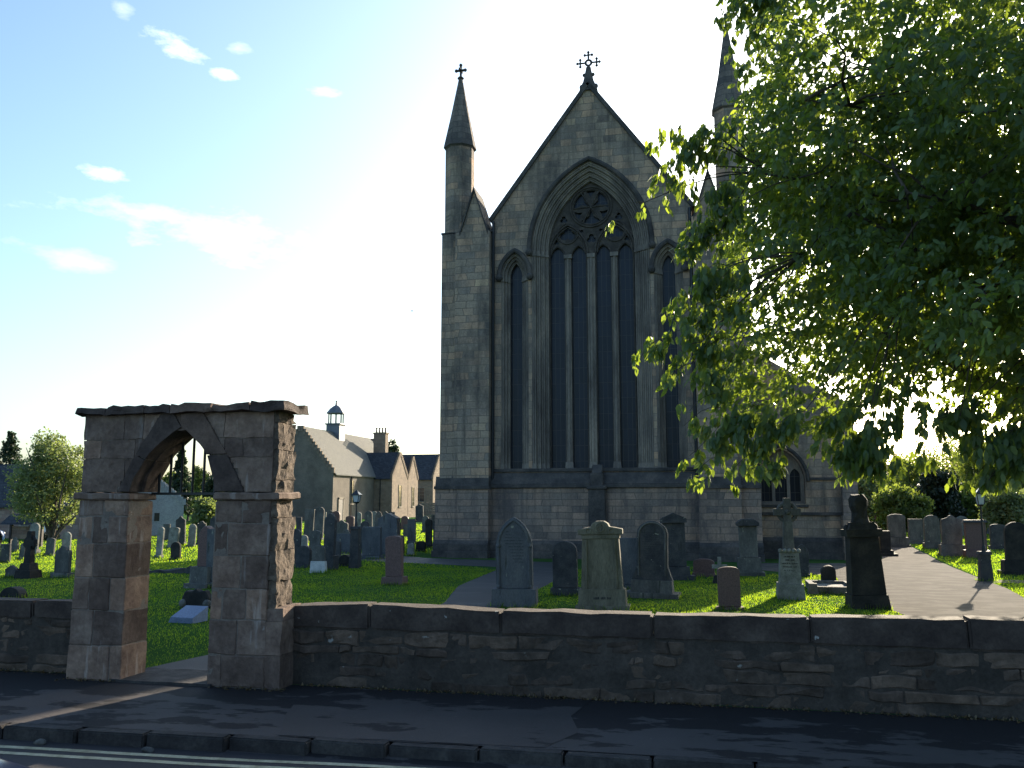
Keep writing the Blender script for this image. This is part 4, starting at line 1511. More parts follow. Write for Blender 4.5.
bm = BM(); lathe(bm, [(.20, 1.7), (.17, 1.8), (.155, H - .35), (.19, H - .22), (.20, H - .1), (.14, H), (.05, H + .02)], 12); roughen(bm, .05, 6, 4); obj('column', bm, GC['black'], t)
grave(887, 556, 531, 10, 'flat', 'black', 'dark square pillar headstone beyond the black monument at the path edge', (.12, 1.3), thick=.3, step=1.9)

# -- right hand lawn
grave(898, 547, 514, 17, 'segment', 'grey', 'grey wide-topped headstone farthest left of the rows past the path, by the hedge', (.22, 1.25), step=1.4)
grave(917, 544, 519, 14, 'flat', 'grey', 'square grey headstone standing alone on the sunlit verge past the path bend', (.15, 1.2))
grave(934, 549, 515, 15, 'round', 'grey', 'round-topped grey headstone with sunlit grass behind, left of the pointed one', (.18, 1.2))
grave(954, 556, 515, 19, 'ogee', 'grey', 'grey ogee-topped headstone on a wide base between two others on the verge', (.2, 1.25), step=1.35)
t, w, h, z0, th = grave(979, 558, 520, 19, 'flat', 'red', 'brownish headstone with overhanging cap just behind the lamp post', (.2, 1.2), thick=.25)
bm = BM(); box(bm, -w * .6, w * .6, -.2, .2, h - .1, h, .05); chip(bm); obj('cap', bm, GC['dark'], t)
grave(1000, 550, 524, 15, 'segment', 'dark', 'low dark headstone behind and right of the lamp post', (.15, 1.2))
grave(1020, 575, 522, 22, 'round', 'black', 'black round-topped headstone cut by the right edge of the picture', (.2, 1.3), step=1.5)
t, w, h, z0, th = grave(940, 533, 510, 18, 'pediment', 'lichen', 'large pale pedimented headstone in the back row by the dark yew', (.2, 1.2), thick=.5)
grave(884, 536, 515, 14, 'flat', 'red', 'reddish square headstone near the hedge left of the path', (.15, 1.2))
for k, (u, vb, vt, wp, st, c, lab) in enumerate([
        (908, 532, 515, 9, 'round', 'grey', 'small grey headstone in the far back row left of the pale pedimented one'),
        (922, 530, 513, 8, 'gothic', 'dark', 'narrow dark pointed headstone in the far back row'),
        (963, 536, 516, 11, 'round', 'lichen', 'pale round headstone in the back row between the ogee and brown ones'),
        (1008, 536, 513, 8, 'flat', 'lichen', 'thin pale upright headstone in the back row near the right edge'),
        (1015, 533, 512, 12, 'shoulder', 'grey', 'shouldered grey headstone in the back row at the right edge'),
        (993, 534, 513, 10, 'pediment', 'grey', 'peaked grey headstone in the back row right of the lamp'),
        (972, 531, 512, 8, 'segment', 'grey', 'small flat-arched grey headstone in the back row behind the lamp')]):
    grave(u, vb, vt, wp, st, c, lab, (.14, 1.2))

# -- left of the cathedral: dense rows
rows = [
    (392, 585, 536, 17, 'segment', 'red', 'tapered red-brown granite headstone on a wide base, alone on the shaded lawn', (.16, 1.35), -3.0, .2),
    (385, 556, 513, 20, 'pediment', 'blue', 'tall blue-grey headstone with wide cap, left behind the red-brown one', (.1, 1.1), 0, .5),
    (370, 559, 527, 20, 'flat', 'blue', 'wide square blue slab right of the left lamp pedestal', (.1, 1.05), 0, .2),
    (342, 553, 534, 17, 'flat', 'blue', 'low wide blue-grey slab left of the left lamp pedestal', (.1, 1.05), 0, .2),
    (326, 570, 513, 11, 'gothic', 'dark', 'tall narrow dark gothic headstone with sunlit right edge, second right of the gateway', (.25, 1.4), 0, .2),
    (301, 568, 546, 14, 'round', 'dark', 'low dark round headstone close to the gateway right side', (.15, 1.2), 0, .2),
    (343, 567, 555, 13, 'round', 'black', 'low black round headstone half lost in the dense rows', (.15, 1.2), 0, .2),
    (303, 549, 535, 8, 'round', 'lichen', 'small pale round headstone near the gateway right side', (.2, 1.2), 0, None),
    (307, 540, 509, 10, 'flat', 'grey', 'grey flat headstone with sunlit top edge, by the hall gable', (.1, 1.1), 1, None),
    (298, 545, 517, 6, 'flat', 'dark', 'thin dark headstone close beside the gateway edge', (.1, 1.1), 0, None),
    (317, 541, 507, 10, 'round', 'grey', 'round grey headstone with sunlit rim below the hall gable', (.1, 1.1), 0, None),
    (334, 540, 511, 9, 'round', 'red', 'brown round headstone before the hall corner', (.1, 1.1), 0, None),
    (340, 545, 520, 13, 'ogee', 'grey', 'grey ogee headstone before the hall door', (.1, 1.1), 0, None),
    (349, 538, 516, 9, 'segment', 'red', 'reddish segment-topped headstone left of the left lamp lantern', (.1, 1.1), 0, None),
    (368, 540, 511, 8, 'round', 'grey', 'small grey round headstone right of the left lamp, first of the far row', (.1, 1.1), 0, None),
    (377, 539, 511, 7, 'gothic', 'grey', 'small grey pointed headstone right of the left lamp, in the far row', (.1, 1.1), 0, None),
    (404, 530, 516, 8, 'round', 'red', 'small reddish headstone in the sunlit gap before the twin gables', (.1, 1.1), 0, None),
    (411, 544, 519, 8.5, 'flat', 'blue', 'upright blue-grey slab standing in the sunlit strip of lawn', (.12, 1.1), 0, None),
    (410, 556, 543, 7, 'round', 'lichen', 'small greenish headstone below the upright blue slab', (.1, 1.1), 0, None),
    (419, 522, 504, 8, 'pediment', 'dark', 'dark gable-topped headstone far off before the last house', (.1, 1.1), 0, None),
    (428, 548, 519, 7, 'round', 'black', 'black headstone nearest the cathedral corner on its left', (.12, 1.2), 0, None),
    (420, 552, 541, 10, 'segment', 'black', 'low black block headstone near the cathedral corner', (.2, 1.1), 0, None),
    (436, 546, 521, 7, 'flat', 'dark', 'dark flat headstone partly behind the cathedral corner', (.12, 1.2), 0, None),
    (396, 545, 521, 7, 'round', 'dark', 'dark round headstone right behind the wide-capped blue one', (.12, 1.2), 0, None),
    (292, 566, 529, 13, 'round', 'dark', 'large dark round headstone mostly hidden by the gateway right pier', (.12, 1.2), 0, None),
    (313, 560, 530, 12, 'round', 'grey', 'mid-sized grey round headstone behind the white-footed one', (.14, 1.2), 2, None),
    (334, 560, 541, 12, 'segment', 'dark', 'dark low arched headstone between the narrow gothic one and the lamp pedestal', (.14, 1.2), -2, None),
    (345, 549, 529, 9, 'gothic', 'grey', 'grey pointed headstone peeping over the low blue slab', (.14, 1.2), 1, None),
    (364, 550, 521, 9, 'round', 'dark', 'dark round headstone just right of the left lamp pedestal, behind the blue slab', (.14, 1.2), 0, None),
    (378, 548, 518, 8, 'ogee', 'grey', 'grey ogee headstone peeping over the wide blue slab', (.14, 1.2), 0, None),
    (322, 534, 512, 6, 'flat', 'lichen', 'thin pale headstone far back below the hall gable', (.14, 1.2), 2, None),
    (329, 532, 510, 6, 'pediment', 'grey', 'small peaked headstone at the foot of the hall wall', (.14, 1.2), 0, None),
    (357, 533, 512, 7, 'round', 'lichen', 'small pale headstone seen just past the left lamp', (.14, 1.2), 0, None),
    (374, 531, 511, 6, 'round', 'lichen', 'small pale round headstone in the far row before the hall end', (.14, 1.2), -2, None),
    (385, 533, 511, 7, 'gothic', 'grey', 'far pointed grey headstone above the wide-capped blue one', (.14, 1.2), 0, None),
    (391, 531, 512, 6, 'flat', 'dark', 'far dark flat headstone above the wide-capped blue one', (.14, 1.2), 0, None),
    (399, 553, 535, 9, 'shoulder', 'dark', 'dark shouldered headstone just right of the red-brown granite one', (.14, 1.2), 0, None),
    (406, 537, 524, 7, 'segment', 'grey', 'small grey headstone beside the upright slab in the sunlit strip', (.14, 1.2), 0, None),
    (425, 533, 516, 7, 'round', 'grey', 'grey round headstone in the sunlit strip near the garden wall', (.14, 1.2), 0, None),
    (434, 530, 515, 6, 'flat', 'dark', 'thin dark headstone before the garden wall by the cathedral corner', (.14, 1.2), 0, None),
    (165, 541, 524, 8, 'flat', 'grey', 'grey flat headstone before the pale gable in the gateway view', (.1, 1.1), 0, None),
    (200, 545, 521, 9, 'shoulder', 'dark', 'dark shouldered headstone behind the tall red pointed one in the gateway', (.1, 1.1), 0, None),
    (48, 556, 538, 9, 'segment', 'grey', 'grey low headstone under the bushy tree', (.14, 1.2), 0, None),
    (13, 552, 537, 8, 'gothic', 'grey', 'small pointed headstone below the notice shelter', (.14, 1.2), 0, None),
    # through the arch
    (157, 558, 527, 7, 'round', 'lichen', 'pale headstone with sunlit edge at the left inside the gateway view', (.1, 1.1), 2, None),
    (171, 548, 527, 11, 'segment', 'lichen', 'buff flat-arched headstone in sun seen through the gateway', (.1, 1.1), 3, None),
    (174, 560, 542, 11, 'round', 'black', 'black round headstone before the buff one through the gateway', (.1, 1.1), 0, None),
    (179, 545, 516, 10, 'ogee', 'dark', 'dark headstone with finial top through the gateway, behind the buff one', (.1, 1.1), 0, None),
    (190, 547, 524, 8, 'round', 'lichen', 'pale-edged round headstone farther back through the gateway', (.1, 1.1), 3, None),
    (211, 560, 517, 9, 'round', 'dark', 'dark round headstone beside the right pier through the gateway', (.1, 1.1), 0, None),
    (210, 588, 529, 13, 'flat', 'blue', 'tall blue-grey slab half hidden by the gateway right pier', (.1, 1.1), 0, None),
    # far left
    (3, 563, 544, 11, 'flat', 'dark', 'dark squat headstone at the left picture edge near the shelter', (.1, 1.1), 0, None),
    (9, 578, 565, 14, 'pediment', 'dark', 'low dark peaked headstone at the far left of the lawn', (.1, 1.1), 0, None),
    (31, 554, 523, 11, 'round', 'lichen', 'big pale round-headed stone with sunlit right edge behind the dark cross', (.15, 1.2), 0, None),
    (20, 560, 543, 6, 'round', 'grey', 'small grey headstone left of the dark cross', (.15, 1.2), 0, None),
    (59, 578, 546, 18, 'shoulder', 'grey', 'grey tapering headstone left of the gateway, nearest the wall', (.16, 1.25), 0, None),
    (64, 553, 532, 10, 'round', 'lichen', 'pale headstone with sunlit edge behind the grey tapering one', (.1, 1.1), 0, None),
    (3, 599, 588, 22, 'round', 'black', 'low black curved headstone just above the wall at the left edge', (.1, 1.1), 0, .3),
]
for (u, vb, vt, wp, st, c, lab, bs, ti, th_) in rows:
    grave(u, vb, vt, wp, st, c, lab, bs, ti, thick=th_)
# small grey stone with a white marble foot
t, w, h, z0, th = grave(317, 573, 545, 13, 'round', 'grey', 'small grey round headstone with white marble foot, right of the gateway', (.42, 1.2), basecol='pale')
# tall red gothic through the gate
grave(199, 588, 526, 15, 'gothic', 'red', 'tall dark red pointed headstone on stacked grey blocks through the gateway', (.27, 1.4), thick=.25, step=1.7, basecol='grey')
x, y, dep = base_px(197, 608)
t = thing('gravestone', (x, y, 0), 'low dark scrolled headstone just behind the blue slab through the gateway', 'gravestone')
bm = BM(); plate(bm, [(-.30, 0), (-.30, .22), (-.22, .36), (-.08, .34), (0, .40), (.08, .34), (.22, .36), (.30, .22), (.30, 0)], (), -.1, .1); chip(bm, .02, .02, 4); obj('slab', bm, GC['black'], t)
for s in (-1, 1):
    bm = BM(); ball(bm, (s * .27, -.08, .1), .09); obj('scroll', bm, GC['grey'], t)
x, y, dep = base_px(186, 622)
t = thing('grave_marker', (x, y, 0), 'pale blue-grey wedge marker lying on the grass through the gateway', 'grave marker', rz=R(-6))
bm = BM(); vs = box(bm, -.27, .27, -.16, .26, -.02, .10); vs[6].co.z = .26; vs[7].co.z = .26; vs[4].co.x += .06; vs[7].co.x += .05
chip(bm, .012, .006, 4); obj('slab', bm, GC['pale'] if False else rough_mat('grave_slate_blue', [(.13, .17, .25), (.18, .22, .31)], 4, .6, .002, 40), t)
bm = BM(); box(bm, -1.0, 1.0, -.15, .15, -.05, .16); bmesh.ops.subdivide_edges(bm, edges=bm.edges[:], cuts=8, use_grid_fill=True); roughen(bm, .2, 2.5, 4)
x, y, dep = base_px(168, 573)
o = obj('fallen_stone', bm, GC['dark']); o.location = (x, y, 0); tag(o, 'long low dark fallen stone across the grass through the gateway', 'stone')
# dark wheel cross on the far left
x, y, dep = base_px(28, 578); k_ = dep / F_PX
t = thing('grave_cross', (x, y, 0), 'tall dark stone cross on a stepped plinth left of the gateway', 'cross')
H = AtY(28, 531, y).z
bm = BM(); box(bm, -9.5 * k_, 9.5 * k_, -.25, .25, -.03, .22, .03); box(bm, -6.5 * k_, 6.5 * k_, -.18, .18, .22, .42, .03); chip(bm); obj('base', bm, GC['black'], t)
bm = BM(); box(bm, -3.6 * k_, 3.6 * k_, -.1, .1, .42, H, .03); box(bm, -6 * k_, 6 * k_, -.08, .08, H - .42, H - .25); q = circ(0, H - .33, .17, 14); tube(bm, [(xx, 0, zz) for xx, zz in q + [q[0]]], .05, 6); chip(bm, .006, .01, 2); obj('cross', bm, GC['black'], t)

# ------------------------------------------------------------------ lamp posts
def lamp(u, vb, vped, vtop, label, pw):
    x, y, dep = base_px(u, vb); k_ = dep / F_PX
    t = thing('lamp_post', (x, y, 0), label, 'lamp post', 'churchyard lamp posts')
    zp, zt = AtY(u, vped, y).z, AtY(u, vtop, y).z
    bm = BM(); box(bm, -pw * k_ / 2, pw * k_ / 2, -pw * k_ / 2, pw * k_ / 2, -.03, zp - .06, .04); box(bm, -pw * k_ * .5, pw * k_ * .5, -pw * k_ * .5, pw * k_ * .5, zp - .06, zp + .02, .02); chip(bm, .015, .008, 2)
    obj('pedestal', bm, GC['dark'], t)
    hl = min(.42, (zt - zp) * .3)
    bm = BM(); lathe(bm, [(.06, zp), (.05, zp + .12), (.028, zp + .2), (.024, zt - hl - .05), (.05, zt - hl)], 8); obj('post', bm, M['iron'], t)
    bm = BM(); lathe(bm, [(.10, zt - hl), (.15, zt - .14)], 4, rot=PI / 4); g = obj('lantern_glass', bm, M['lamp_glass'], t)
    bm = BM()
    for k in range(4):
        a = PI / 4 + k * PI / 2
        tube(bm, [(.105 * math.cos(a), .105 * math.sin(a), zt - hl), (.155 * math.cos(a), .155 * math.sin(a), zt - .14)], .012, 5)
    lathe(bm, [(.20, zt - .14), (.20, zt - .12), (.08, zt - .03), (.02, zt + .03)], 4, rot=PI / 4)
    lathe(bm, [(.05, zt - hl - .06), (.12, zt - hl)], 8)
    obj('lantern_cap', bm, M['lamp_cap'], t)


M['lamp_glass'] = plain_mat('lamp_glass', (.45, .48, .5), .15)
M['lamp_cap'] = plain_mat('lamp_cap', (.03, .033, .04), .25, .3)
lamp(986, 581, 552, 489, 'black lantern lamp on a stone pedestal beside the wide sunlit path', 12)
lamp(355, 568, 527, 491, 'black square lantern lamp on stone pedestal before the hall, left of the cathedral', 10)

# ------------------------------------------------------------------ trees
def leaf_cloud(centres, sizes, n, size, rng_, droop=0.0, aspect=1.6):
    """n leaf-shaped faces scattered about clump centres -> verts, faces"""
    idx = rng_.integers(0, len(centres), n)
    d = rng_.normal(size=(n, 3)); d /= np.linalg.norm(d, axis=1)[:, None]
    rad = rng_.random(n) ** .45
    p = centres[idx] + d * (rad * sizes[idx])[:, None] * np.array([1, 1, .8])
    a = rng_.normal(size=(n, 3)); a[:, 2] -= droop; a /= np.linalg.norm(a, axis=1)[:, None]
    b = np.cross(a, rng_.normal(size=(n, 3))); b /= np.linalg.norm(b, axis=1)[:, None]
    s = size * rng_.uniform(.6, 1.3, n)[:, None]
    L, W = a * s, b * s / aspect * .5
    v = np.stack([p, p + L * .5 + W, p + L, p + L * .5 - W], 1).reshape(-1, 3)
    f = np.arange(n * 4).reshape(n, 4)
    return v, f


def limb(bm, p0, p1, r0, r1, sag=0.0, n=5, wob=.08, seed=0):
    p0, p1 = Vector(p0), Vector(p1)
    L = (p1 - p0).length
    pts = []
    for i in range(n + 1):
        t = i / n
        q = p0.lerp(p1, t)
        w = wob * L * math.sin(t * PI)
        q = q + Vector((noise.noise(Vector((seed, t * 2, 1))), noise.noise(Vector((seed, t * 2, 5))), noise.noise(Vector((seed, t * 2, 9))))) * w
        q.z += sag * L * math.sin(t * PI)
        pts.append(q)
    tube(bm, pts, r0, 7, r1)
    return pts


def tree(x, y, h, rw, label, mat, n=7000, leaf=.16, trunk_h=None, seed=0, kind='round', name='tree', group=None, clumps=60, rr=.22):
    if kind == 'cone': clumps = 190
    rg = np.random.default_rng(seed + 100)
    t = thing(name, (x, y, 0), label, 'tree' if name != 'bush' else 'bush', group)
    th = trunk_h if trunk_h is not None else h * .2
    if kind == 'round':
        c = rg.normal(size=(clumps, 3)); c /= np.linalg.norm(c, axis=1)[:, None]
        c *= (rg.random(clumps) ** .4)[:, None]
        hz = (h - th * .8) / 2
        cen = c * np.array([rw, rw, hz]) * .82 + np.array([0, 0, th * .8 + hz])
        sz = rw * rr * 1.5 * rg.uniform(.6, 1.35, clumps)
    elif kind == 'cone':
        zt = rg.random(clumps) ** 1.3
        a = rg.random(clumps) * 2 * PI
        r_ = rw * (1 - zt) * rg.uniform(.5, 1.0, clumps)
        cen = np.stack([r_ * np.cos(a), r_ * np.sin(a), th + zt * (h - th)], 1)
        sz = rw * (.10 + .22 * (1 - zt))
    else:  # column
        a = rg.random(clumps) * 2 * PI; zt = rg.random(clumps)
        r_ = rw * np.sqrt(rg.random(clumps)) * (1 - .6 * zt ** 3)
        cen = np.stack([r_ * np.cos(a), r_ * np.sin(a), th + zt * (h - th) * .92], 1)
        sz = np.full(clumps, rw * .45)
    v, f = leaf_cloud(cen, sz, n, leaf, rg)
    v[:, 2] = np.maximum(v[:, 2], .02)
    np_obj('crown', v, f, mat, t)
    bm = BM()
    limb(bm, (0, 0, -.1), (0, 0, h * (.85 if kind != 'round' else .6)), rw * .07 + .04, .03, 0, 6, .03, seed)
    if kind == 'round':
        for k in range(8):
            a = k * 2.4
            limb(bm, (0, 0, th * (.8 + .1 * k)), (rw * .7 * math.cos(a), rw * .7 * math.sin(a), th + (h - th) * (.3 + .07 * k)), rw * .03 + .02, .012, .05, 4, .1, seed + k)
    obj('trunk', bm, M['bark'], t)
    return t


def px_tree(u, vt, Y, wpx, label, mat, **kw):
    p = AtY(u, vt, Y); dep = (p - C0).dot(FW)
    return tree(p.x, Y, p.z, wpx * dep / F_PX / 2, label, mat, **kw)


px_tree(60, 424, 34, 86, 'bushy grey-green tree standing on the lawn just left of the gateway', M['leaf_mid'], n=20000, leaf=.12, trunk_h=.25, seed=1, clumps=90, rr=.2)
px_tree(11, 434, 72, 56, 'dark conifer rising behind the cottage roof at the left edge', M['leaf_conifer'], n=6000, leaf=.3, seed=2, kind='cone')
px_tree(-16, 440, 68, 50, 'second dark conifer at the left picture edge', M['leaf_conifer'], n=4000, leaf=.3, seed=3, kind='cone')
px_tree(182, 450, 66, 26, 'slim dark conifer centred in the gateway arch', M['leaf_conifer'], n=6000, leaf=.28, seed=4, kind='cone')
for k, (u, vt, Y, w, lab, mt) in enumerate([
        (152, 470, 80, 30, 'dark leafy tree left of the slim conifer in the arch', 'leaf_conifer'),
        (170, 466, 70, 22, 'mid-green tree just left of the arch conifer', 'leaf_far'),
        (199, 462, 76, 26, 'pale green tree right of the arch conifer', 'leaf_far'),
        (216, 468, 62, 24, 'dark green tree at the right side of the arch view', 'leaf_conifer'),
        (240, 470, 85, 34, 'tree hidden mostly behind the gateway right pier', 'leaf_far'),
        (262, 474, 80, 34, 'tree behind the gateway right pier, farther right', 'leaf_conifer'),
        (190, 474, 84, 30, 'dark broad tree filling the middle of the arch view', 'leaf_conifer'),
        (208, 468, 90, 34, 'dark tree at the back of the arch view, right half', 'leaf_conifer'),
        (206, 494, 48, 24, 'low bright leafy bush seen under the arch grille', 'leaf_mid'),
        (388, 430, 150, 26, 'round tree top showing behind the house chimney', 'leaf_conifer'),
        (372, 436, 155, 18, 'smaller tree top left of the house chimney', 'leaf_conifer')]):
    px_tree(u, vt, Y, w, lab, M[mt], n=5000, leaf=.24 if Y < 100 else .5, trunk_h=.4, seed=10 + k, name='bush' if 'bush' in lab else 'tree')
for k, (u, vt, Y, w, lab, mt, kd) in enumerate([
        (884, 448, 82, 84, 'rounded green tree beyond the cathedral right corner', 'leaf_far', 'round'),
        (864, 468, 62, 44, 'small light green bush by the cathedral right corner', 'leaf_mid', 'round'),
        (914, 454, 74, 66, 'yellow-green bushy tree left of the dark yew', 'leaf_far', 'round'),
        (950, 420, 90, 110, 'taller spreading tree behind the dark yew', 'leaf_far', 'round'),
        (938, 470, 62, 40, 'near-black upright yew behind the right headstones', 'leaf_dark', 'column'),
        (985, 430, 76, 96, 'leafy green tree behind the right lamp post', 'leaf_far', 'round'),
        (1024, 424, 72, 100, 'broad green tree at the right picture edge', 'leaf_mid', 'round'),
        (1080, 420, 66, 120, 'broad tree beyond the right picture edge, dark green', 'leaf_conifer', 'round'),
        (898, 486, 58, 60, 'low hedge-like bush behind the path bend', 'leaf_far', 'round'),
        (968, 482, 64, 46, 'low rounded bush between the yew and the lamp', 'leaf_far', 'round'),
        (1006, 482, 54, 60, 'low grey-green bush behind the right headstones', 'leaf_mid', 'round')]):
    px_tree(u, vt, Y, w, lab, M[mt], n=11000 if kd == 'round' else 14000, leaf=.24, trunk_h=.2, seed=40 + k, kind=kd, name='bush' if 'bush ' in lab else 'tree', clumps=110, rr=.19)
# shrub on the left lawn
px_tree(48, 533, 41, 22, 'low very dark clipped shrub between shelter and tree on the left', M['leaf_dark'], n=3000, leaf=.09, trunk_h=.1, seed=77, name='bush')
# far-off wood along the horizon
rg = np.random.default_rng(5)
n_c = 420
ang = rg.uniform(-1.25, 1.15, n_c)
rad = rg.uniform(185, 260, n_c)
cen = np.stack([rad * np.sin(ang), rad * np.cos(ang), rg.uniform(.5, 6.5, n_c)], 1)
v, f = leaf_cloud(cen, rg.uniform(3, 6, n_c), 26000, 1.6, rg)
v[:, 2] = np.maximum(v[:, 2], 0)
tag(np_obj('distant_wood', v, f, M['leaf_far']), 'far-off belt of trees along the horizon', 'wood', kind='stuff')

# ---- the big cherry on the right
TX, TY = 6.5, 14.2
big = thing('cherry_tree', (TX, TY, 0), 'large leafy tree with drooping branches overhanging the wall on the right', 'tree')
rg = np.random.default_rng(12)
bm = BM()
trunk_top = Vector((0.1, 0, 4.6))
limb(bm, (0, 0, -.1), (.05, .05, 2.6), .36, .27, 0, 6, .03, 1)
limb(bm, (.05, .05, 2.55), tuple(trunk_top), .27, .2, 0, 5, .04, 2)
limb(bm, tuple(trunk_top), (-.1, .1, 9.5), .2, .05, 0, 6, .05, 3)


def crown_q(p):
    x, y, z = p
    zz = ((z - 5.6) / 8.6) ** 2 if z > 5.6 else ((5.6 - z) / 2.75) ** 4
    return (x / 6.75) ** 2 + (y / 5.6) ** 2 + zz


def crown_ok(p):
    """p local to the trunk: inside the crown envelope"""
    x, y, z = p
    if z < 3.1 + .17 * max(0.0, y + 1.0): return False
    wob = .5 * noise.noise(Vector((y * .8, z * .8, 3.0)))
    if x < -6.15 + wob or (z > 5.9 and x < -5.75 + wob): return False
    if -4.5 + wob < x < -2.6 + wob and z < 3.9 + wob: return False
    if x >= -2.4 + wob and z < 3.5 + wob: return False
    nn = noise.noise(Vector((x * .45, y * .45, z * .45)))
    return crown_q(p) + .42 * nn < 1.0


hubs = []
nl = 26
for k in range(nl):
    a = k * 2.399 + .3
    el = [.02, .2, .38, .6, .85][k % 5] + .08 * math.sin(k * 3.1)
    zs = 2.4 + .26 * k * (5.5 / (.26 * nl)) * .9
    L = 6.1 * math.cos(el * .75)
    end = Vector((L * math.cos(a), L * .80 * math.sin(a), zs + L * math.tan(el) * .55))
    if end.z > 11.6: end.z = 11.6
    end.z = max(end.z, 4.7 + .25 * max(0, end.y))
    start = Vector((0, 0, min(max(zs, 3.2), 8.5)))
    pts = limb(bm, tuple(start), tuple(end), .12 - .07 * k / nl, .015, .06, 8, .10, 10 + k)
    for i in range(2, 9):
        c = pts[i]
        hubs.append((c, i / 8))
        for j in range(3):
            d = Vector((rg.normal(), rg.normal(), rg.normal() * .6 - .1)).normalized()
            q = c + d * rg.uniform(.6, 1.5)
            if crown_ok(q):
                limb(bm, tuple(c), tuple(q), .022, .008, .05, 3, .12, k * 9 + i * 3 + j)
                hubs.append((q, 1.0))
hub_pts = np.array([tuple(h[0]) for h in hubs])

twigs = []   # (start, dir, length, leaves)
cnt = 0
NT = 16500
while cnt < NT:
    if rg.random() < .3:
        hpt = hub_pts[rg.integers(0, len(hub_pts))] + rg.normal(size=3) * np.array([.5, .5, .5])
    else:
        hpt = np.array([rg.uniform(-7.2, 7), rg.uniform(-6, 6), rg.uniform(2.6, 12.5)])
        if hpt[0] > .3 and rg.random() < .72: continue
    if not crown_ok(hpt): continue
    if hpt[1] > .3 and hpt[2] < 5.4 and hpt[0] < -.5 and rg.random() < .38: continue
    q = crown_q(hpt)
    if q < .22 and rg.random() < .5: continue
    if noise.noise(Vector(hpt) * 1.25) < -.20: continue       # gaps between the branch sprays
    out = np.array([hpt[0], hpt[1], 0.0]); out /= (np.linalg.norm(out) + 1e-6)
    d = out * .8 + rg.normal(size=3) * .6; d[2] *= .5
    d /= np.linalg.norm(d)
    twigs.append((hpt, d, rg.uniform(.2, .5), int(rg.integers(9, 17)), .30))
    cnt += 1

# drooping sprays at the near-left fringe, each hung from a thin branch
fringe = []
for (u, v, Y, ln, m) in [(640, 372, 12.6, .42, 3), (655, 362, 12.6, .3, 2), (668, 395, 12.7, .35, 2), (672, 375, 12.6, .4, 3), (690, 425, 12.6, .35, 2), (684, 440, 12.6, .4, 2), (690, 470, 12.4, .35, 3), (697, 488, 12.4, .3, 2),
                         (702, 400, 12.6, .5, 5), (712, 450, 12.5, .4, 4), (722, 468, 12.4, .4, 4), (735, 482, 12.3, .4, 4), (742, 496, 12.3, .3, 3), (728, 440, 12.5, .5, 6), (745, 445, 12.5, .5, 5), (760, 455, 12.5, .4, 4), (775, 445, 12.5, .5, 4),
                         (820, 440, 12.6, .5, 5), (838, 455, 12.5, .5, 6), (850, 470, 12.5, .5, 7), (858, 480, 12.5, .45, 6), (842, 484, 12.5, .35, 4), (866, 488, 12.5, .35, 4), (830, 465, 12.6, .4, 3), (862, 450, 12.5, .5, 5),
                         (660, 160, 12.8, .5, 4), (672, 178, 12.8, .6, 5), (655, 195, 12.8, .5, 3), (690, 160, 12.8, .5, 4), (705, 150, 12.8, .5, 4), (664, 210, 12.8, .4, 2), (700, 172, 12.9, .4, 3), (612, 228, 12.9, .3, 1),
                         (720, 35, 13, .5, 4), (735, 20, 13, .5, 5), (740, 50, 13, .5, 4), (752, 35, 13, .5, 5), (760, 15, 13, .5, 5), (722, 10, 13, .4, 3), (745, 110, 13, .5, 4), (738, 90, 13, .5, 3),
                         (700, 215, 12.7, .5, 5), (695, 245, 12.7, .5, 6), (685, 265, 12.7, .5, 4), (712, 235, 12.7, .5, 6), (700, 290, 12.7, .5, 6), (690, 305, 12.7, .5, 5), (682, 330, 12.7, .5, 5), (700, 335, 12.7, .5, 6), (716, 300, 12.7, .5, 6), (685, 355, 12.7, .5, 4), (706, 365, 12.7, .5, 6),
                         (902, 440, 12.7, .3, 2), (915, 452, 12.6, .3, 1), (925, 445, 12.7, .3, 2), (935, 430, 12.7, .4, 4), (950, 440, 12.7, .4, 4), (965, 450, 12.6, .4, 4), (975, 465, 12.5, .4, 5), (985, 475, 12.4, .4, 5), (978, 490, 12.4, .35, 4), (990, 496, 12.3, .3, 4), (1000, 462, 12.5, .4, 5), (1010, 450, 12.5, .5, 5), (1018, 475, 12.4, .5, 5), (1005, 485, 12.4, .35, 3), (920, 478, 12.6, .25, 2), (955, 470, 12.6, .3, 2), (890, 425, 12.7, .3, 3), (880, 410, 12.7, .4, 4)]:
    p = AtY(u, v, Y) - Vector((TX, TY, 0))
    p = np.array(p)
    hang = p + np.array([.35 + .2 * rg.random(), rg.normal() * .2, .45])
    j = int(np.argmin(np.linalg.norm(hub_pts - (hang + np.array([.6, 0, .4])), axis=1)))
    if np.linalg.norm(hub_pts[j] - hang) < 2.2: limb(bm, tuple(hub_pts[j]), tuple(hang), .014, .006, .06, 5, .06, u)
    limb(bm, tuple(hang), tuple(p + np.array([0, 0, .2])), .006, .004, .15, 4, .06, v)
    for q in range(int(m * 2.6)):
        t_ = rg.random()
        s = hang * (1 - t_) + (p + np.array([0, 0, .25])) * t_ + rg.normal(size=3) * np.array([.14, .14, .06])
        twigs.append((s, np.array([-.3 + rg.normal() * .4, rg.normal() * .4, -.7]), ln * rg.uniform(.2, .5), int(rg.integers(8, 14)), 1.2))
obj('trunk', bm, M['bark'], big, smooth=True)

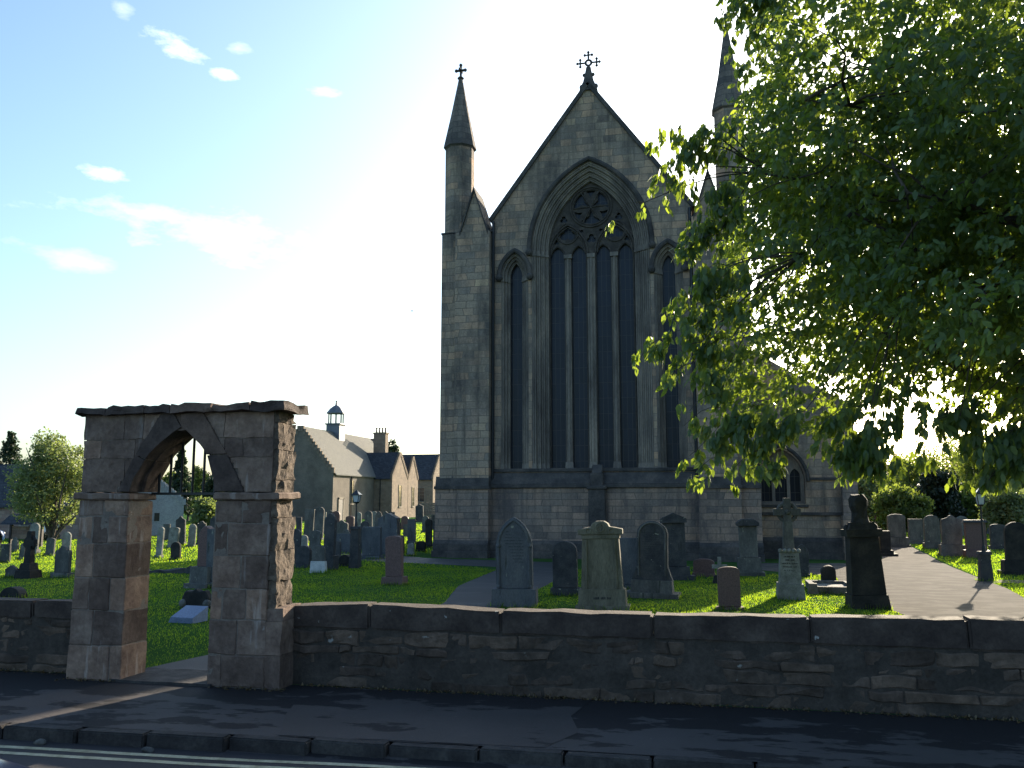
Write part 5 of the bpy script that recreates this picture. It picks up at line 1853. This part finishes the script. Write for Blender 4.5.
LV = []
for (p, d, ln, nlv, dr) in twigs:
    for i in range(nlv):
        t_ = (i + rg.random()) / nlv
        c = p + d * ln * t_ + np.array([0, 0, -.35 * ln * t_ * t_]) + rg.normal(size=3) * .03
        LV.append((*c, *(d * .45 + rg.normal(size=3) * .55 + np.array([0, 0, -.75 * dr - .35])), rg.uniform(.08, .14) * (1.18 if dr > .9 else 1.0)))
LV = np.array(LV)
P, A, Ls = LV[:, :3], LV[:, 3:6], LV[:, 6:7]
A /= np.linalg.norm(A, axis=1)[:, None]
B = np.cross(A, rg.normal(size=A.shape)); B /= np.linalg.norm(B, axis=1)[:, None]
Cn = np.cross(A, B)
W = B * Ls * .25
n = len(P)
drp = np.array([0, 0, -1.0]) * Ls * .12
v6 = np.stack([P, P + A * Ls * .35 + W + Cn * Ls * .05, P + A * Ls * .35 - W + Cn * Ls * .05, P + A * Ls * .72 + W * .75 + Cn * Ls * .04 + drp * .5, P + A * Ls * .72 - W * .75 + Cn * Ls * .04 + drp * .5, P + A * Ls + drp], 1).reshape(-1, 3)
b0 = np.arange(n)[:, None] * 6
tri = np.concatenate([b0 + np.array([[0, 2, 1]]), b0 + np.array([[1, 2, 4]]), b0 + np.array([[1, 4, 3]]), b0 + np.array([[3, 4, 5]])], 1).reshape(-1, 3)
np_obj('crown', v6, tri, M['leaf_main'], big)
print('cherry leaves', n)

# ------------------------------------------------------------------ grass blades where the lawn is near enough to show them
rg = np.random.default_rng(3)
nb_ = 190000
yy = 10.5 + 17 * rg.random(nb_) ** .8
xx = yy * np.tan(rg.uniform(R(-45), R(20), nb_))
# keep off the paths
def on_path(x, y):
    xl = np.interp(y, [10.3, 12.2, 13.6, 15.5, 18.5, 22, 28.4], [-7.3, -6.9, -5.9, -5.3, -5.6, -6.3, -6.6])
    xr = np.interp(y, [10.3, 12, 13.2, 15.5, 20, 24, 30.9], [-5.7, -5.3, -4.3, -4.3, -4.15, -4.1, -4.6])
    wl_ = np.interp(y, [10.4, 18.9, 23, 27.2], [4.5, 3.6, 3.3, 3.6]); wr_ = np.interp(y, [10.4, 19.6, 24.6, 28], [8.5, 6.6, 7.3, 7.55])
    return ((x > xl) & (x < xr)) | ((x > wl_) & (x < wr_))
keep = ~on_path(xx, yy)
xx, yy = xx[keep], yy[keep]
nb_ = len(xx)
hh = rg.uniform(.012, .036, nb_) * (1 + .5 * np.sin(xx * 1.7) * np.sin(yy * 1.3))
a = rg.uniform(0, 2 * PI, nb_)
wd = rg.uniform(.004, .008, nb_) * (yy / 14)
bx, by = np.cos(a) * wd, np.sin(a) * wd
tx, ty = rg.normal(size=nb_) * .015, rg.normal(size=nb_) * .015
v = np.stack([np.stack([xx - bx, yy - by, np.zeros(nb_)], 1), np.stack([xx + bx, yy + by, np.zeros(nb_)], 1), np.stack([xx + tx, yy + ty, hh], 1)], 1).reshape(-1, 3)
tag(np_obj('grass', v, np.arange(nb_ * 3).reshape(nb_, 3), M['grass_blade']), 'short mown churchyard grass', 'grass', kind='stuff')
rg = np.random.default_rng(33)
n2 = 170000
yy = 27 + 50 * rg.random(n2) ** 1.2
xx = yy * np.tan(rg.uniform(R(-45), R(20), n2))
keep = ~(((xx > np.interp(yy, [27, 33, 41, 60, 80], [1.5, 1.5, 7.3, 8.8, 9])) & (xx < np.interp(yy, [28, 34.2, 38, 48.9, 62, 80], [7.6, 8.2, 8.7, 10, 11.7, 11.9]))) |
         ((xx > -10.8) & (xx < 6.2) & (yy > 30)) | ((np.abs(yy - (30.0 - (xx + 6.6) * .55)) < 2.4) & (xx < -6) & (xx > -14)) | ((xx > -3.9 - 3) & (xx < -4) & (yy < 31)))
xx, yy = xx[keep], yy[keep]
n2 = len(xx)
hh = rg.uniform(.03, .07, n2)
a = rg.uniform(0, 2 * PI, n2)
wd = .012 * yy / 27
bx, by = np.cos(a) * wd, np.sin(a) * wd
v = np.stack([np.stack([xx - bx, yy - by, np.zeros(n2)], 1), np.stack([xx + bx, yy + by, np.zeros(n2)], 1), np.stack([xx + rg.normal(size=n2) * .02, yy, hh], 1)], 1).reshape(-1, 3)
tag(np_obj('grass', v, np.arange(n2 * 3).reshape(n2, 3), M['grass_blade']), 'mown grass of the farther lawns', 'grass', kind='stuff')
rg = np.random.default_rng(44)
TUFTS += [(base_px(602, 610)[0], base_px(602, 610)[1] + .2, .54, .25), (base_px(791, 599)[0], base_px(791, 599)[1] + .1, .3, .3), (base_px(870, 609)[0], base_px(870, 609)[1] + .25, .38, .34), (base_px(986, 581)[0], base_px(986, 581)[1], .2, .2), (base_px(836, 594)[0], base_px(836, 594)[1] - .02, .58, .1)]
pts_ = []
for (x, y, hw, hd) in TUFTS:
    m_ = 110 if y < 26 else 60
    t_ = rg.uniform(-1, 1, m_)
    sd = rg.integers(0, 3, m_)
    px_ = np.where(sd == 0, t_ * hw, np.where(sd == 1, -hw, hw)) + rg.normal(size=m_) * .02
    py_ = np.where(sd == 0, -hd, t_ * hd) + rg.normal(size=m_) * .02
    pts_.append(np.stack([x + px_, y + py_, np.full(m_, y)], 1))
pts_ = np.concatenate(pts_)
n3 = len(pts_)
hh = rg.uniform(.05, .14, n3)
a = rg.uniform(0, 2 * PI, n3); wd = .006 * pts_[:, 2] / 14
bx, by = np.cos(a) * wd, np.sin(a) * wd
v = np.stack([np.stack([pts_[:, 0] - bx, pts_[:, 1] - by, np.zeros(n3)], 1), np.stack([pts_[:, 0] + bx, pts_[:, 1] + by, np.zeros(n3)], 1), np.stack([pts_[:, 0] + rg.normal(size=n3) * .04, pts_[:, 1] + rg.normal(size=n3) * .03, hh], 1)], 1).reshape(-1, 3)
tag(np_obj('grass', v, np.arange(n3 * 3).reshape(n3, 3), M['grass_blade']), 'longer uncut grass round the feet of the gravestones', 'grass', kind='stuff')
# weeds and leaf litter at the foot of the wall
rg = np.random.default_rng(8)
n = 900
xw = rg.uniform(-12, 8, n); yw = 10.0 - np.abs(rg.normal(size=n)) * .05 - .01
keep = ~((xw > -7.1) & (xw < -5.8))
xw, yw = xw[keep], yw[keep]
cen = np.stack([xw, np.where((xw > -7.9) & (xw < -4.8), yw - .32, yw), np.full(len(xw), .008)], 1)
v, f = leaf_cloud(cen, np.full(len(xw), .02), 2600, .035, rg)
v[:, 2] = np.clip(v[:, 2], .006, .05)
tag(np_obj('fallen_leaves', v, f, leaf_mat('dead_leaf', (.06, .04, .02), (.14, .10, .05), (1, .8, .5), .2)), 'brown leaf litter along the foot of the wall', 'leaves', kind='stuff')
# a few loose pale stones in the gutter
for k, (u, v_) in enumerate(((54, 737), (160, 744))):
    p = G(u, v_, -.1)
    bm = BM(); bmesh.ops.create_icosphere(bm, subdivisions=2, radius=.045, matrix=Matrix.Translation((0, 0, .02)) @ Matrix.Diagonal((1.5, .8, .6, 1)))
    roughen(bm, .02, 14, k)
    o = obj('gutter_stone', bm, GC['grey']); o.location = (p.x, min(p.y, 7.52), -.12)
    tag(o, ('small loose pebble in the gutter, left one beside the kerb joint', 'small loose pebble in the gutter, farther right along the kerb')[k], 'stone')

# ------------------------------------------------------------------ car (nose just enters the picture)
def car(name, loc, rz, label, paint):
    t = thing(name, loc, label, 'car', None, rz)
    bm = BM()
    # lower body: sections along x (length 4.2), each a rounded rectangle in y,z
    secs = [(-2.1, .62, .30, .62), (-2.02, .78, .22, .80), (-1.5, .86, .18, .90), (-.6, .87, .16, .92), (.7, .87, .16, .93), (1.2, .86, .17, .90), (1.75, .80, .20, .82), (2.02, .68, .24, .70), (2.1, .5, .30, .58)]
    loops = []
    for (x, hw, z0, z1) in secs:
        r_ = .10
        loops.append([(x, -hw, z0 + r_), (x, -hw + r_, z0), (x, hw - r_, z0), (x, hw, z0 + r_), (x, hw + .0, (z0 + z1) / 2 + .05), (x, hw - .05, z1 - .06), (x, hw - .14, z1), (x, 0, z1 + .035), (x, -hw + .14, z1), (x, -hw + .05, z1 - .06), (x, -hw, (z0 + z1) / 2 + .05)])
    loft(bm, loops)
    b = obj('body', bm, paint, t, smooth=True)
    md = b.modifiers.new('s', 'SUBSURF'); md.levels = 1; md.render_levels = 2
    bm = BM()
    cab = [(-1.75, .66, .90, .92), (-1.45, .62, .90, 1.32), (-.9, .60, .90, 1.43), (.1, .60, .90, 1.42), (.95, .66, .90, .95)]
    loft(bm, [[(x, -.74, z0), (x, .74, z0), (x, hw, z1), (x, -hw, z1)] for (x, hw, z0, z1) in cab])
    g = obj('windows', bm, M['glass'], t, smooth=False)
    bm = BM()
    loft(bm, [[(x, -hw - .01, z1 - .03), (x, hw + .01, z1 - .03), (x, hw - .04, z1 + .02), (x, -hw + .04, z1 + .02)] for (x, hw, z1) in ((-1.45, .62, 1.32), (-.9, .60, 1.43), (.1, .60, 1.42))])
    obj('roof', bm, paint, t, smooth=True)
    bm = BM()
    for s in (-1, 1):
        for (xa, za, ha, xb, zb, hb) in ((-1.75, .92, .72, -1.45, 1.33, .62), (.95, .95, .72, .1, 1.43, .60), (-.4, .92, .75, -.4, 1.43, .605)):
            tube(bm, [(xa, s * ha, za), (xb, s * hb, zb)], .03, 6)
    obj('pillars', bm, paint, t)
    for sx in (-1.3, 1.3):
        for s in (-1, 1):
            w = child_empty('wheel', t); w.location = (sx, s * .78, .31)
            bm = BM(); lathe(bm, [(.22, -.1), (.31, -.1), (.33, -.05), (.33, .05), (.31, .1), (.22, .1)], 24)
            o = obj('tyre', bm, M['iron'], w); o.rotation_euler = (PI / 2, 0, 0)
            bm = BM(); lathe(bm, [(.05, -.08), (.22, -.08), (.22, .08), (.05, .08)], 16)
            o = obj('rim', bm, M['lead'], w); o.rotation_euler = (PI / 2, 0, 0)
    for s in (-1, 1):
        bm = BM(); ball(bm, (1.95, s * .55, .62), .12, .7, 12, 8); obj('headlight', bm, M['lamp_glass'], t)
    return t


blue_paint = plain_mat('blue_car_paint', (.015, .05, .16), .18, .3)
dark_paint = plain_mat('navy_car_paint', (.012, .02, .05), .15, .3)
car('parked_car', (-5.36, 3.77, -.12), 0.0, 'dark blue car whose bonnet edge enters at the lower left corner', dark_paint)
p = G(-6, 549)
car('parked_car', (p.x - 1.95, p.y, 0), R(90), 'bright blue car parked beside the left picture edge near the shelter', blue_paint)

# bird
b = BM()
p = AtY(412, 311, 60)
for s in (-1, 1):
    vs = [b.verts.new(c) for c in ((0, 0, 0), (s * .18, .04, .10), (s * .38, -.02, .05), (s * .16, -.07, .07))]
    b.faces.new(vs)
e = bmesh.ops.extrude_face_region(b, geom=b.faces[:])
bmesh.ops.translate(b, vec=(0, 0, .02), verts=[g for g in e['geom'] if isinstance(g, bmesh.types.BMVert)])
ball(b, (0, 0, 0), .07, .8)
o = obj('bird', b, M['iron']); o.location = p
tag(o, 'small dark bird flying in the pale sky left of the cathedral', 'bird')
